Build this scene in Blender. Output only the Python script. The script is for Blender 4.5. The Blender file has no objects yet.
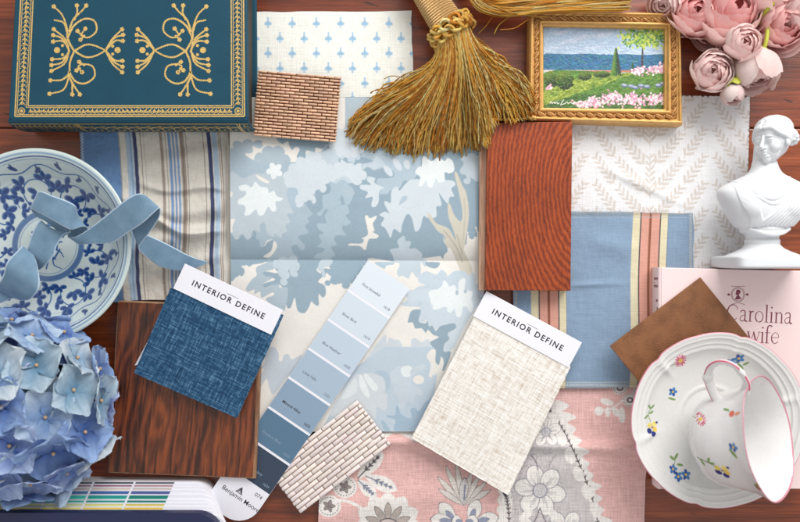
import bpy, math, random
import numpy as np
from mathutils import Vector, Matrix
PI = math.pi
rng = np.random.default_rng(7)
random.seed(7)
sc = bpy.context.scene
COL = sc.collection
H = 0.7          # camera height over the table, metres
K = 0.0009       # metres on the table per unit of layout

def W(x, y, z=0.0):
    """layout units -> metres for something standing at height z"""
    x = np.asarray(x, float); y = np.asarray(y, float); z = np.asarray(z, float)
    f = K*(H-z)/H
    return np.stack(np.broadcast_arrays((x-400)*f, (261-y)*f, z), -1)

def lin(c):
    c = np.asarray(c, float)/255.0
    return np.where(c <= 0.04045, c/12.92, ((c+0.055)/1.055)**2.4)
def alb(c):
    return np.clip(lin(c)*0.92, 0, 0.9)

# ------------------------------------------------------------ smooth noise
def vnoise(x, y, seed=0):
    x = np.asarray(x, float); y = np.asarray(y, float)
    xi = np.floor(x).astype(np.int64); yi = np.floor(y).astype(np.int64)
    fx = x-xi; fy = y-yi
    fx = fx*fx*(3-2*fx); fy = fy*fy*(3-2*fy)
    def h(a, b):
        n = (a*374761393 + b*668265263 + seed*974711) & 0x7fffffff
        n = ((n ^ (n >> 13))*1274126177) & 0x7fffffff
        return ((n ^ (n >> 16)) & 0xffff)/65535.0
    return (h(xi, yi)*(1-fx)+h(xi+1, yi)*fx)*(1-fy)+(h(xi, yi+1)*(1-fx)+h(xi+1, yi+1)*fx)*fy
def fbm(x, y, seed=0, o=4):
    s = 0; a = 0.5; x = np.asarray(x, float); y = np.asarray(y, float)
    for i in range(o):
        s = s+a*vnoise(x, y, seed+i*17); x = x*2.03; y = y*2.03; a *= .5
    return s

# ------------------------------------------------------------ curves
def catmull(P, n=8, closed=False):
    P = np.asarray(P, float); N = len(P)
    out = []
    rngi = range(N) if closed else range(N-1)
    for i in rngi:
        if closed:
            p0, p1, p2, p3 = P[(i-1) % N], P[i], P[(i+1) % N], P[(i+2) % N]
        else:
            p0 = P[i-1] if i > 0 else 2*P[0]-P[1]
            p1, p2 = P[i], P[i+1]
            p3 = P[i+2] if i+2 < N else 2*P[-1]-P[-2]
        for t in np.linspace(0, 1, n, endpoint=False):
            out.append(0.5*((2*p1)+(-p0+p2)*t+(2*p0-5*p1+4*p2-p3)*t*t+(-p0+3*p1-3*p2+p3)*t**3))
    if not closed: out.append(P[-1])
    return np.array(out)
def Z(x0, y0, s, pts):
    return [(x0+a/s, y0+b/s) for a, b in pts]

# ------------------------------------------------------------ pattern canvas (prints, glazes, weaves)
class Canvas:
    def __init__(s, x0, y0, x1, y1, S, bg):
        s.x0, s.y0, s.S = x0, y0, S*2
        s.w = int((x1-x0)*s.S)+4; s.h = int((y1-y0)*s.S)+4
        s.a = np.empty((s.h, s.w, 3), np.float32); s.a[:] = lin(bg)
        s.arr = None
    def XY(s):
        yy, xx = np.mgrid[0:s.h, 0:s.w]
        return s.x0+(xx+.5)/s.S, s.y0+(yy+.5)/s.S
    def _put(s, j0, j1, i0, i1, m, col, alpha):
        if np.ndim(alpha) == 0: m = m.astype(np.float32)*alpha
        else: m = m*alpha
        s.a[j0:j1, i0:i1] += (lin(col).astype(np.float32)-s.a[j0:j1, i0:i1])*m[..., None]
    def poly(s, pts, col, smooth=6, alpha=1.0):
        P = np.asarray(pts, float)
        if smooth: P = catmull(P, smooth, True)
        P = (P-[s.x0, s.y0])*s.S
        i0 = max(0, int(P[:, 0].min())-1); i1 = min(s.w, int(P[:, 0].max())+2)
        j0 = max(0, int(P[:, 1].min())-1); j1 = min(s.h, int(P[:, 1].max())+2)
        if i1 <= i0 or j1 <= j0: return
        m = np.zeros((j1-j0, i1-i0), bool)
        xs = np.arange(i0, i1)+.5
        A = P; B = np.roll(P, -1, 0)
        for j in range(j0, j1):
            y = j+.5
            c = (A[:, 1] > y) != (B[:, 1] > y)
            if not c.any(): continue
            a, b = A[c], B[c]
            xx = np.sort(a[:, 0]+(y-a[:, 1])*(b[:, 0]-a[:, 0])/(b[:, 1]-a[:, 1]))
            m[j-j0] = (np.searchsorted(xx, xs) % 2) == 1
        s._put(j0, j1, i0, i1, m, col, alpha)
    def ell(s, cx, cy, rx, ry, col, rot=0, alpha=1.0, soft=0):
        R = max(rx, ry)
        i0 = max(0, int((cx-R-s.x0)*s.S)-1); i1 = min(s.w, int((cx+R-s.x0)*s.S)+2)
        j0 = max(0, int((cy-R-s.y0)*s.S)-1); j1 = min(s.h, int((cy+R-s.y0)*s.S)+2)
        if i1 <= i0 or j1 <= j0: return
        yy, xx = np.mgrid[j0:j1, i0:i1]
        dx = s.x0+(xx+.5)/s.S-cx; dy = s.y0+(yy+.5)/s.S-cy
        c, n = math.cos(rot), math.sin(rot)
        d = np.sqrt(((dx*c+dy*n)/rx)**2+((-dx*n+dy*c)/ry)**2)
        m = (d < 1) if not soft else np.clip((1-d)/soft, 0, 1)
        s._put(j0, j1, i0, i1, m, col, alpha)
    def stroke(s, pts, w, col, w1=None, smooth=6, alpha=1.0):
        P = np.asarray(pts, float)
        if smooth and len(P) > 2: P = catmull(P, smooth)
        n = len(P); w1 = w if w1 is None else w1
        m = None
        R = max(w, w1)
        i0 = max(0, int((P[:, 0].min()-R-s.x0)*s.S)-1); i1 = min(s.w, int((P[:, 0].max()+R-s.x0)*s.S)+2)
        j0 = max(0, int((P[:, 1].min()-R-s.y0)*s.S)-1); j1 = min(s.h, int((P[:, 1].max()+R-s.y0)*s.S)+2)
        if i1 <= i0 or j1 <= j0: return
        m = np.zeros((j1-j0, i1-i0), bool)
        for k in range(n-1):
            a, b = P[k], P[k+1]; ww = (w+(w1-w)*k/(n-1))/2
            p0 = max(i0, int((min(a[0], b[0])-ww-s.x0)*s.S)-1); p1 = min(i1, int((max(a[0], b[0])+ww-s.x0)*s.S)+2)
            q0 = max(j0, int((min(a[1], b[1])-ww-s.y0)*s.S)-1); q1 = min(j1, int((max(a[1], b[1])+ww-s.y0)*s.S)+2)
            if p1 <= p0 or q1 <= q0: continue
            yy, xx = np.mgrid[q0:q1, p0:p1]
            X = s.x0+(xx+.5)/s.S; Y = s.y0+(yy+.5)/s.S
            d = b-a; L = max((d*d).sum(), 1e-9)
            t = np.clip(((X-a[0])*d[0]+(Y-a[1])*d[1])/L, 0, 1)
            m[q0-j0:q1-j0, p0-i0:p1-i0] |= ((X-a[0]-t*d[0])**2+(Y-a[1]-t*d[1])**2) < ww*ww
        s._put(j0, j1, i0, i1, m, col, alpha)
    def xstripe(s, a, b, col, alpha=1.0, shift=None):
        X, Y = s.XY()
        if shift is not None: X = X-shift(X, Y)
        m = np.clip((X-a)*s.S+.5, 0, 1)*np.clip((b-X)*s.S+.5, 0, 1)
        s.a += (lin(col).astype(np.float32)-s.a)*(m*alpha)[..., None].astype(np.float32)
    def mul(s, f):
        s.a *= f[..., None].astype(np.float32)
    def sample(s, x, y):
        if s.arr is None:
            h, w = s.h//2*2, s.w//2*2
            b = s.a[:h, :w]
            s.arr = (b[0::2, 0::2]+b[1::2, 0::2]+b[0::2, 1::2]+b[1::2, 1::2])/4
        S = s.S/2
        fx = np.clip((np.asarray(x)-s.x0)*S-.5, 0, s.arr.shape[1]-1.001)
        fy = np.clip((np.asarray(y)-s.y0)*S-.5, 0, s.arr.shape[0]-1.001)
        xi = fx.astype(int); yi = fy.astype(int); tx = (fx-xi)[..., None]; ty = (fy-yi)[..., None]
        A = s.arr
        r = (A[yi, xi]*(1-tx)+A[yi, xi+1]*tx)*(1-ty)+(A[yi+1, xi]*(1-tx)+A[yi+1, xi+1]*tx)*ty
        return np.clip(r*0.92, 0, .9)

# ------------------------------------------------------------ meshes
class MB:
    def __init__(s): s.V = []; s.Q = []; s.T = []; s.n = 0; s.C = []; s.U = []
    def add(s, V, Q=None, T=None, C=None, U=None):
        V = np.asarray(V, float).reshape(-1, 3)
        s.V.append(V)
        if Q is not None and len(Q): s.Q.append(np.asarray(Q, np.int64)+s.n)
        if T is not None and len(T): s.T.append(np.asarray(T, np.int64)+s.n)
        if C is not None:
            C = np.asarray(C, float)
            if C.ndim == 1: C = np.tile(C, (len(V), 1))
            s.C.append(C.reshape(-1, 3))
        if U is not None: s.U.append(np.asarray(U, float).reshape(-1, 2))
        s.n += len(V)
        return s
wloc = {}
def link(o, parent, loc):
    COL.objects.link(o)
    wloc[o.name] = Vector(loc)
    if parent is not None:
        o.parent = parent; o.location = Vector(loc)-wloc[parent.name]
    else: o.location = loc
def build(name, mb, mat, parent=None, smooth=True, loc=None):
    V = np.concatenate(mb.V)
    Q = np.concatenate(mb.Q) if mb.Q else np.zeros((0, 4), np.int64)
    T = np.concatenate(mb.T) if mb.T else np.zeros((0, 3), np.int64)
    if loc is None:
        lo, hi = V.min(0), V.max(0); loc = ((lo[0]+hi[0])/2, (lo[1]+hi[1])/2, lo[2])
    V = V-np.array(loc)
    me = bpy.data.meshes.new(name)
    me.vertices.add(len(V)); me.vertices.foreach_set('co', V.astype(np.float32).ravel())
    nl = len(Q)*4+len(T)*3
    me.loops.add(nl); li = np.concatenate([Q.ravel(), T.ravel()]).astype(np.int32)
    me.loops.foreach_set('vertex_index', li)
    me.polygons.add(len(Q)+len(T))
    st = np.concatenate([np.arange(len(Q))*4, len(Q)*4+np.arange(len(T))*3]).astype(np.int32)
    me.polygons.foreach_set('loop_start', st)
    me.polygons.foreach_set('loop_total', np.concatenate([np.full(len(Q), 4), np.full(len(T), 3)]).astype(np.int32))
    me.polygons.foreach_set('use_smooth', np.full(len(Q)+len(T), bool(smooth)))
    me.update(calc_edges=True); me.validate()
    if mb.C:
        C = np.concatenate(mb.C)
        at = me.color_attributes.new('Col', 'FLOAT_COLOR', 'POINT')
        at.data.foreach_set('color', np.concatenate([C, np.ones((len(C), 1))], 1).astype(np.float32).ravel())
    if mb.U:
        U = np.concatenate(mb.U); uv = me.uv_layers.new(name='UVMap')
        uv.data.foreach_set('uv', U[li].astype(np.float32).ravel())
    if mat: me.materials.append(mat)
    o = bpy.data.objects.new(name, me)
    link(o, parent, loc)
    return o
def thing(name, label, cat, loc, group=None):
    o = bpy.data.objects.new(name, None); o.empty_display_size = .01
    link(o, None, tuple(loc)); return tag(o, label, cat, group)
def tag(o, label, cat, group=None):
    o['label'] = label; o['category'] = cat
    if group: o['group'] = group
    return o
def bevel(o, w, seg=2, angle=40):
    m = o.modifiers.new('bevel', 'BEVEL'); m.width = w; m.segments = seg
    m.limit_method = 'ANGLE'; m.angle_limit = math.radians(angle); m.harden_normals = True; return o

def gridq(nu, nv, wrap_u=False, wrap_v=False, off=0):
    """vertex index = j*nu+i"""
    i = np.arange(nu if wrap_u else nu-1); j = np.arange(nv if wrap_v else nv-1)
    I, J = np.meshgrid(i, j)
    I2 = (I+1) % nu; J2 = (J+1) % nv
    return np.stack([J*nu+I, J*nu+I2, J2*nu+I2, J2*nu+I], -1).reshape(-1, 4)+off
def frames(P):
    P = np.asarray(P, float); T = np.gradient(P, axis=0)
    T /= np.linalg.norm(T, axis=1)[:, None]+1e-12
    up = np.array([0, 0, 1.0]) if abs(T[0][2]) < .9 else np.array([1.0, 0, 0])
    N = np.zeros_like(P); n = up-T[0]*np.dot(up, T[0]); N[0] = n/np.linalg.norm(n)
    for i in range(1, len(P)):
        n = N[i-1]-T[i]*np.dot(N[i-1], T[i]); N[i] = n/(np.linalg.norm(n)+1e-12)
    return T, N, np.cross(T, N)
def tube(mb, P, r, sides=8, C=None, flat=1.0, uvl=None, cap=True):
    P = np.asarray(P, float); n = len(P); T, N, B = frames(P)
    r = np.broadcast_to(np.asarray(r, float), (n,))
    th = np.arange(sides)*2*PI/sides
    V = P[:, None]+r[:, None, None]*(np.cos(th)[None, :, None]*N[:, None]*flat+np.sin(th)[None, :, None]*B[:, None])
    V = V.reshape(-1, 3); Q = gridq(sides, n, wrap_u=True)
    Tn = None
    if cap:
        V = np.concatenate([V, P[:1], P[-1:]])
        a = np.arange(sides); b = (a+1) % sides; o = (n-1)*sides
        Tn = np.concatenate([np.stack([b, a, np.full(sides, n*sides)], -1), np.stack([o+a, o+b, np.full(sides, n*sides+1)], -1)])
    U = None
    if uvl is not None:
        s = np.concatenate([[0], np.cumsum(np.linalg.norm(np.diff(P, axis=0), axis=1))])
        U = np.stack(np.broadcast_arrays(s[:, None]/uvl, th[None]/(2*PI)), -1).reshape(-1, 2)
        if cap: U = np.concatenate([U, U[:2]])
    if C is not None and np.ndim(C) == 1: C = np.tile(C, (len(V), 1))
    mb.add(V, Q, Tn, C, U)
def ico_dirs(nu=24, nv=14):
    th = np.linspace(0, 2*PI, nu, endpoint=False); ph = np.linspace(0, PI, nv)
    return th, ph
def blob(mb, c, r, R=None, nu=24, nv=14, C=None, p=2.0):
    th = np.linspace(0, 2*PI, nu, endpoint=False); ph = np.linspace(0.001, PI-.001, nv)
    TH, PH = np.meshgrid(th, ph)
    def sp(v): return np.sign(v)*np.abs(v)**(2/p)
    V = np.stack([sp(np.cos(TH))*sp(np.sin(PH))*r[0], sp(np.sin(TH))*sp(np.sin(PH))*r[1], sp(np.cos(PH))*r[2]], -1).reshape(-1, 3)
    if R is not None: V = V@np.array(R).T
    V = V+np.asarray(c)
    Q = gridq(nu, nv, wrap_u=True)[:, ::-1]
    a = np.arange(nu); b = (a+1) % nu; o = (nv-1)*nu
    V = np.concatenate([V, V[:nu].mean(0)[None], V[o:o+nu].mean(0)[None]])
    T = np.concatenate([np.stack([a, b, np.full(nu, nu*nv)], -1), np.stack([o+b, o+a, np.full(nu, nu*nv+1)], -1)])
    mb.add(V, Q, T, C)
def rotm(axis, a):
    return np.array(Matrix.Rotation(a, 3, axis))
def prism(mb, pts, z0, z1, zref=None, C=None, taper=0):
    """convex outline in layout units, straight vertical walls"""
    P = W([p[0] for p in pts], [p[1] for p in pts], z1 if zref is None else zref)
    if P[:, 0]@np.roll(P[:, 1], -1)-P[:, 1]@np.roll(P[:, 0], -1) < 0: P = P[::-1]
    n = len(P); b = P.copy(); t = P.copy(); b[:, 2] = z0; t[:, 2] = z1
    c = P.mean(0); t[:, :2] += (c[:2]-t[:, :2])*taper
    V = np.concatenate([b, t]); a = np.arange(n); a2 = (a+1) % n
    Q = np.stack([a, a2, a2+n, a+n], -1)
    if n == 4:
        Q = np.concatenate([Q, [[3, 2, 1, 0], [4, 5, 6, 7]]]); T = None
        mb.add(V, Q, T, C)
    else:
        T = [[0, i+1, i] for i in range(1, n-1)]+[[n, n+i, n+i+1] for i in range(1, n-1)]
        mb.add(V, Q, T, C)
def sheet(name, canvas, corners, res, zf, mat, parent=None, edge=None, thick=0.0006, skirt=True):
    """woven or printed sheet: bilinear quad of layout corners (TL,TR,BR,BL), coloured from its pattern canvas"""
    c = np.asarray(corners, float)
    wl = max(np.linalg.norm(c[1]-c[0]), np.linalg.norm(c[2]-c[3])); hl = max(np.linalg.norm(c[3]-c[0]), np.linalg.norm(c[2]-c[1]))
    nu = int(wl*res)+2; nv = int(hl*res)+2
    U, Vv = np.meshgrid(np.linspace(0, 1, nu), np.linspace(0, 1, nv))
    if edge is not None: U, Vv, dx, dy = edge(U, Vv)
    else: dx = dy = 0
    X = (c[0, 0]*(1-U)+c[1, 0]*U)*(1-Vv)+(c[3, 0]*(1-U)+c[2, 0]*U)*Vv+dx
    Y = (c[0, 1]*(1-U)+c[1, 1]*U)*(1-Vv)+(c[3, 1]*(1-U)+c[2, 1]*U)*Vv+dy
    z = zf(X, Y)+thick
    P = W(X, Y, z).reshape(-1, 3)
    C = canvas.sample(X, Y).reshape(-1, 3) if canvas is not None else None
    Q = gridq(nu, nv)[:, ::-1]
    mb = MB()
    if skirt:
        idx = np.concatenate([np.arange(nu), nu*np.arange(1, nv)+nu-1, nu*(nv-1)+np.arange(nu-2, -1, -1), nu*np.arange(nv-2, 0, -1)])
        S = P[idx].copy(); S[:, 2] -= thick
        m = len(idx); a = np.arange(m); a2 = (a+1) % m; base = len(P)
        Q = np.concatenate([Q, np.stack([idx[a], idx[a2], base+a2, base+a], -1)[:, ::-1]])
        P = np.concatenate([P, S]); C = np.concatenate([C, C[idx]]) if C is not None else None
    mb.add(P, Q, None, C)
    return build(name, mb, mat, parent)

class Flat:
    """foil, ink or thread lying on a surface: strips, dots and outlines a hair above it"""
    def __init__(s, z, step=4e-6, f=None): s.z = z; s.step = step; s.k = 0; s.mb = MB(); s.f = f
    def _p(s, P):
        s.k += 1; z = s.z+(s.k % 40)*s.step
        if s.f: return s.f(P, z)
        return W(P[:, 0], P[:, 1], z)
    def strip(s, pts, w, w1=None, smooth=6, C=None):
        P = np.asarray(pts, float)
        if smooth and len(P) > 2: P = catmull(P, smooth)
        w1 = w if w1 is None else w1; n = len(P)
        T = np.gradient(P, axis=0); T /= np.linalg.norm(T, axis=1)[:, None]+1e-9
        N = np.stack([-T[:, 1], T[:, 0]], -1); ww = np.linspace(w, w1, n)[:, None]/2
        V = np.empty((2*n, 2)); V[0::2] = P+N*ww; V[1::2] = P-N*ww
        i = np.arange(n-1)*2
        s.mb.add(s._p(V), np.stack([i, i+1, i+3, i+2], -1), None, C)
    def dot(s, x, y, r, ry=None, rot=0, n=10, C=None):
        ry = r if ry is None else ry
        t = np.arange(n)*2*PI/n; dx = np.cos(t)*r; dy = np.sin(t)*ry
        V = np.stack([x+dx*math.cos(rot)-dy*math.sin(rot), y+dx*math.sin(rot)+dy*math.cos(rot)], -1)
        V = np.concatenate([V, [[x, y]]]); a = np.arange(n)
        s.mb.add(s._p(V), None, np.stack([(a+1) % n, a, np.full(n, n)], -1), C)
    def fan(s, pts, smooth=0, C=None):
        P = np.asarray(pts, float)
        if smooth: P = catmull(P, smooth, True)
        n = len(P); V = np.concatenate([P, P.mean(0)[None]]); a = np.arange(n)
        s.mb.add(s._p(V), None, np.stack([(a+1) % n, a, np.full(n, n)], -1), C)
def text_mesh(txt, size, z, org, ux, spacing=1.0, C=None, bold=0.0, name='lettering'):
    """flat lettering; org = layout point at the text's left baseline, ux = unit reading direction"""
    cu = bpy.data.curves.new('t', 'FONT'); cu.body = txt; cu.size = 1.0; cu.space_character = spacing
    cu.offset = bold; cu.resolution_u = 3
    o = bpy.data.objects.new('t', cu); COL.objects.link(o)
    dg = bpy.context.evaluated_depsgraph_get(); me = bpy.data.meshes.new_from_object(o.evaluated_get(dg))
    V = np.array([v.co[:] for v in me.vertices]); me.calc_loop_triangles()
    T = np.array([t.vertices[:] for t in me.loop_triangles])
    bpy.data.objects.remove(o); bpy.data.curves.remove(cu); bpy.data.meshes.remove(me)
    ux = np.asarray(ux, float); uy = np.array([ux[1], -ux[0]])
    P = np.asarray(org)+V[:, :1]*size*ux+V[:, 1:2]*size*uy
    return W(P[:, 0], P[:, 1], z), T, V[:, 0].max()*size
# ------------------------------------------------------------ materials
def nt(name):
    m = bpy.data.materials.new(name); m.use_nodes = True
    n = m.node_tree.nodes; l = m.node_tree.links
    return m, n, l, n['Principled BSDF']
def node(n, t, **k):
    x = n.new(t)
    for a, b in k.items():
        if a.startswith('i_'): x.inputs[a[2:].replace('_', ' ')].default_value = b
        else: setattr(x, a, b)
    return x
def coords(n, l, scale=(1, 1, 1), rot=(0, 0, 0), kind='Object'):
    tc = n.new('ShaderNodeTexCoord'); mp = n.new('ShaderNodeMapping')
    src = tc.outputs[kind]
    if any(rot):
        m0 = n.new('ShaderNodeMapping'); l.new(src, m0.inputs['Vector']); m0.inputs['Rotation'].default_value = rot; src = m0.outputs['Vector']
    l.new(src, mp.inputs['Vector']); mp.inputs['Scale'].default_value = scale
    return mp.outputs['Vector']
def noise(n, l, vec, scale, detail=3, rough=.5, dist=0):
    t = n.new('ShaderNodeTexNoise'); l.new(vec, t.inputs['Vector'])
    t.inputs['Scale'].default_value = scale; t.inputs['Detail'].default_value = detail
    t.inputs['Roughness'].default_value = rough; t.inputs['Distortion'].default_value = dist
    return t.outputs['Fac']
def ramp(n, l, fac, stops):
    r = n.new('ShaderNodeValToRGB'); l.new(fac, r.inputs['Fac']); e = r.color_ramp.elements
    while len(e) < len(stops): e.new(.5)
    for i, (p, c) in enumerate(stops):
        e[i].position = p; e[i].color = tuple(c)+(1,) if len(c) == 3 else c
    return r.outputs['Color']
def math_(n, l, op, a, b=None, clamp=False):
    m = n.new('ShaderNodeMath'); m.operation = op; m.use_clamp = clamp
    for i, v in enumerate((a, b)):
        if v is None: continue
        if isinstance(v, (int, float)): m.inputs[i].default_value = v
        else: l.new(v, m.inputs[i])
    return m.outputs[0]
def mixc(n, l, fac, a, b, mode='MIX'):
    m = n.new('ShaderNodeMix'); m.data_type = 'RGBA'; m.blend_type = mode
    for k, v in ((0, fac), (6, a), (7, b)):
        if isinstance(v, (int, float)): m.inputs[k].default_value = v
        elif isinstance(v, (tuple, list, np.ndarray)): m.inputs[k].default_value = tuple(float(q) for q in v)[:3]+(1,)
        else: l.new(v, m.inputs[k])
    return m.outputs[2]
def bump(n, l, b, h, dist, strength=1.0):
    x = n.new('ShaderNodeBump'); x.inputs['Strength'].default_value = strength; x.inputs['Distance'].default_value = dist
    l.new(h, x.inputs['Height']); l.new(x.outputs['Normal'], b.inputs['Normal']); return x
def setp(b, rough=.5, metal=0, spec=.5, sheen=0, coat=0, sss=0, sssr=(1, .8, .7), ssss=.003):
    b.inputs['Roughness'].default_value = rough; b.inputs['Metallic'].default_value = metal
    b.inputs['Specular IOR Level'].default_value = spec
    b.inputs['Sheen Weight'].default_value = sheen; b.inputs['Coat Weight'].default_value = coat; b.inputs['Coat Roughness'].default_value = .06
    if sss:
        b.inputs['Subsurface Weight'].default_value = sss; b.inputs['Subsurface Radius'].default_value = sssr; b.inputs['Subsurface Scale'].default_value = ssss
def plain(name, col, rough=.5, metal=0, spec=.5, var=.08, vs=60, bs=400, bd=.0001, **k):
    m, n, l, b = nt(name); setp(b, rough, metal, spec, **k)
    v = coords(n, l); f = noise(n, l, v, vs, 4)
    c = np.asarray(alb(col)); l.new(mixc(n, l, f, np.clip(c*(1-var), 0, 1), np.clip(c*(1+var), 0, 1)), b.inputs['Base Color'])
    if bd: bump(n, l, b, noise(n, l, v, bs, 3), bd)
    return m
def vcol(name, rough=.7, spec=.3, weave=None, bd=.00015, bs=900, mott=.06, mscale=500, **k):
    """colour carried by the mesh pattern, with a fine woven or papery relief"""
    m, n, l, b = nt(name); setp(b, rough, 0, spec, **k)
    at = n.new('ShaderNodeAttribute'); at.attribute_name = 'Col'
    v = coords(n, l)
    if weave:
        fx = noise(n, l, coords(n, l, (1, .05, 1)), weave, 2); fy = noise(n, l, coords(n, l, (.05, 1, 1)), weave, 2)
        h = math_(n, l, 'ADD', fx, fy); fac = math_(n, l, 'MULTIPLY', h, .5)
    else:
        fac = noise(n, l, v, mscale, 3); h = noise(n, l, v, bs, 3)
    g = ramp(n, l, fac, [(.3, (1-mott*2,)*3), (.7, (1+mott,)*3)])
    l.new(mixc(n, l, 1.0, at.outputs['Color'], g, 'MULTIPLY'), b.inputs['Base Color'])
    bump(n, l, b, h, bd)
    return m
def linen(name, c0, c1, c2, rot=0, s=1500, bd=.0005, slub=.5):
    """coarse plain weave: warp and weft threads with slubs"""
    m, n, l, b = nt(name); setp(b, .9, 0, .15, sheen=.2)
    r = (0, 0, rot)
    a = noise(n, l, coords(n, l, (1, .12, 1), r), s, 2, .6); w = noise(n, l, coords(n, l, (.12, 1, 1), r), s, 2, .6)
    a2 = noise(n, l, coords(n, l, (1, .03, 1), r), s*.7, 2); w2 = noise(n, l, coords(n, l, (.03, 1, 1), r), s*.7, 2)
    h = math_(n, l, 'ADD', math_(n, l, 'MULTIPLY', math_(n, l, 'ADD', a, w), .5), math_(n, l, 'MULTIPLY', math_(n, l, 'ADD', a2, w2), .5*slub))
    hh = math_(n, l, 'MULTIPLY', h, 1/(1+slub))
    l.new(ramp(n, l, hh, [(.36, alb(c0)), (.5, alb(c1)), (.62, alb(c2))]), b.inputs['Base Color'])
    bump(n, l, b, hh, bd); return m
def wood(name, dark, mid, light, rot=0, s=1.0, rough=.35, ring=None, coat=.3, stretch=.07, pore=.5, dist=3.0):
    m, n, l, b = nt(name); setp(b, rough, 0, .5, coat=coat); b.inputs['Coat Roughness'].default_value = .15
    r = (0, 0, rot)
    v = coords(n, l, (1, stretch, 1), r)
    if ring:
        tc = coords(n, l, (1, ring[2], .2), r); mp = n.new('ShaderNodeVectorMath'); mp.operation = 'ADD'
        l.new(tc, mp.inputs[0]); mp.inputs[1].default_value = (ring[0], ring[1], 0)
        wv = n.new('ShaderNodeTexWave'); wv.wave_type = 'RINGS'; wv.rings_direction = 'Z'
        l.new(mp.outputs[0], wv.inputs['Vector'])
        wv.inputs['Scale'].default_value = ring[3]; wv.inputs['Distortion'].default_value = dist; wv.inputs['Detail'].default_value = 3
        wv.inputs['Detail Scale'].default_value = 2.0
        base = math_(n, l, 'ADD', math_(n, l, 'MULTIPLY', wv.outputs['Fac'], .2), math_(n, l, 'MULTIPLY', noise(n, l, v, 90*s, 5, .6, 1.2), .8))
    else: base = noise(n, l, v, 90*s, 5, .6, 1.2)
    f2 = noise(n, l, v, 900*s, 4, .7)
    big = noise(n, l, coords(n, l), 14*s, 3)
    f = math_(n, l, 'ADD', math_(n, l, 'MULTIPLY', base, .72), math_(n, l, 'MULTIPLY', f2, .28))
    c = ramp(n, l, f, [(.36, alb(dark)), (.48, alb(mid)), (.64, alb(light))])
    p = ramp(n, l, noise(n, l, coords(n, l, (1, .04, 1), r), 1400*s, 2), [(.36, (1-pore,)*3), (.46, (1, 1, 1))])
    c = mixc(n, l, 1.0, c, p, 'MULTIPLY')
    c = mixc(n, l, 1.0, c, ramp(n, l, big, [(.3, (.8, .8, .8)), (.7, (1.12, 1.12, 1.12))]), 'MULTIPLY')
    l.new(c, b.inputs['Base Color'])
    bump(n, l, b, f, .0002); return m
M = {}
M['gilt'] = plain('gilt foil', (228, 192, 116), .36, .35, var=.2, vs=300, bs=700, bd=.0001)
def wear(m, under, lo, hi, scale=420):
    n, l = m.node_tree.nodes, m.node_tree.links; b = n['Principled BSDF']; src = b.inputs['Base Color'].links[0].from_socket
    w = ramp(n, l, noise(n, l, coords(n, l), scale, 5, .75), [(lo, (0, 0, 0)), (hi, (1, 1, 1))])
    l.new(mixc(n, l, w, src, alb(under)), b.inputs['Base Color'])
wear(M['gilt'], (60, 84, 84), .56, .68)
M['teal'] = plain('teal leather cloth', (14, 68, 88), .55, 0, .3, var=.18, vs=40, bs=1100, bd=.0002)
M['pages'] = plain('page edges', (60, 55, 48), .8, var=.3, vs=700)
M['ink'] = plain('black ink', (40, 36, 48), .6, bd=0)
M['greyink'] = plain('grey ink', (120, 126, 140), .6, bd=0)
M['paleink'] = plain('pale ink', (130, 150, 172), .6, bd=0)
M['white_card'] = plain('white card', (236, 236, 244), .55, var=.02, bs=600, bd=.00004)
M['vpaper'] = vcol('printed wallpaper', .75, .25, bd=.00006, bs=1500, mott=.03, mscale=900)
M['vchip'] = vcol('painted chip', .5, .4, bd=.00003, bs=1500, mott=.02)
M['vcloth'] = vcol('woven cotton', .9, .15, weave=1600, bd=.0002, mott=.07, sheen=.15)
M['vlinen'] = vcol('slubby linen', .9, .12, weave=1300, bd=.0003, mott=.15, sheen=.15)
M['vglaze'] = vcol('painted glaze', .16, .5, bd=.0003, bs=40, mott=.015, coat=.4)
M['vpaint'] = vcol('oil paint', .45, .5, bd=.0006, bs=500, mott=.08)
M['vpetal'] = vcol('silk petal', .8, .2, bd=.0001, bs=500, mott=.04, mscale=300, sheen=.15)
M['vrose'] = vcol('pink silk petal', .7, .25, bd=.00008, bs=500, mott=.03, mscale=300)
def thin(m, w):
    n, l = m.node_tree.nodes, m.node_tree.links; b = n['Principled BSDF']; out = n['Material Output']
    tr = n.new('ShaderNodeBsdfTranslucent'); mx = n.new('ShaderNodeMixShader'); mx.inputs[0].default_value = w
    l.new(b.inputs['Base Color'].links[0].from_socket, tr.inputs['Color']); l.new(b.outputs[0], mx.inputs[1]); l.new(tr.outputs[0], mx.inputs[2]); l.new(mx.outputs[0], out.inputs['Surface'])
thin(M['vrose'], .4); thin(M['vpetal'], .2)
M['vflat'] = vcol('printed plastic', .5, .3, bd=0.00001, mott=.02)
M['table'] = None
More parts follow.
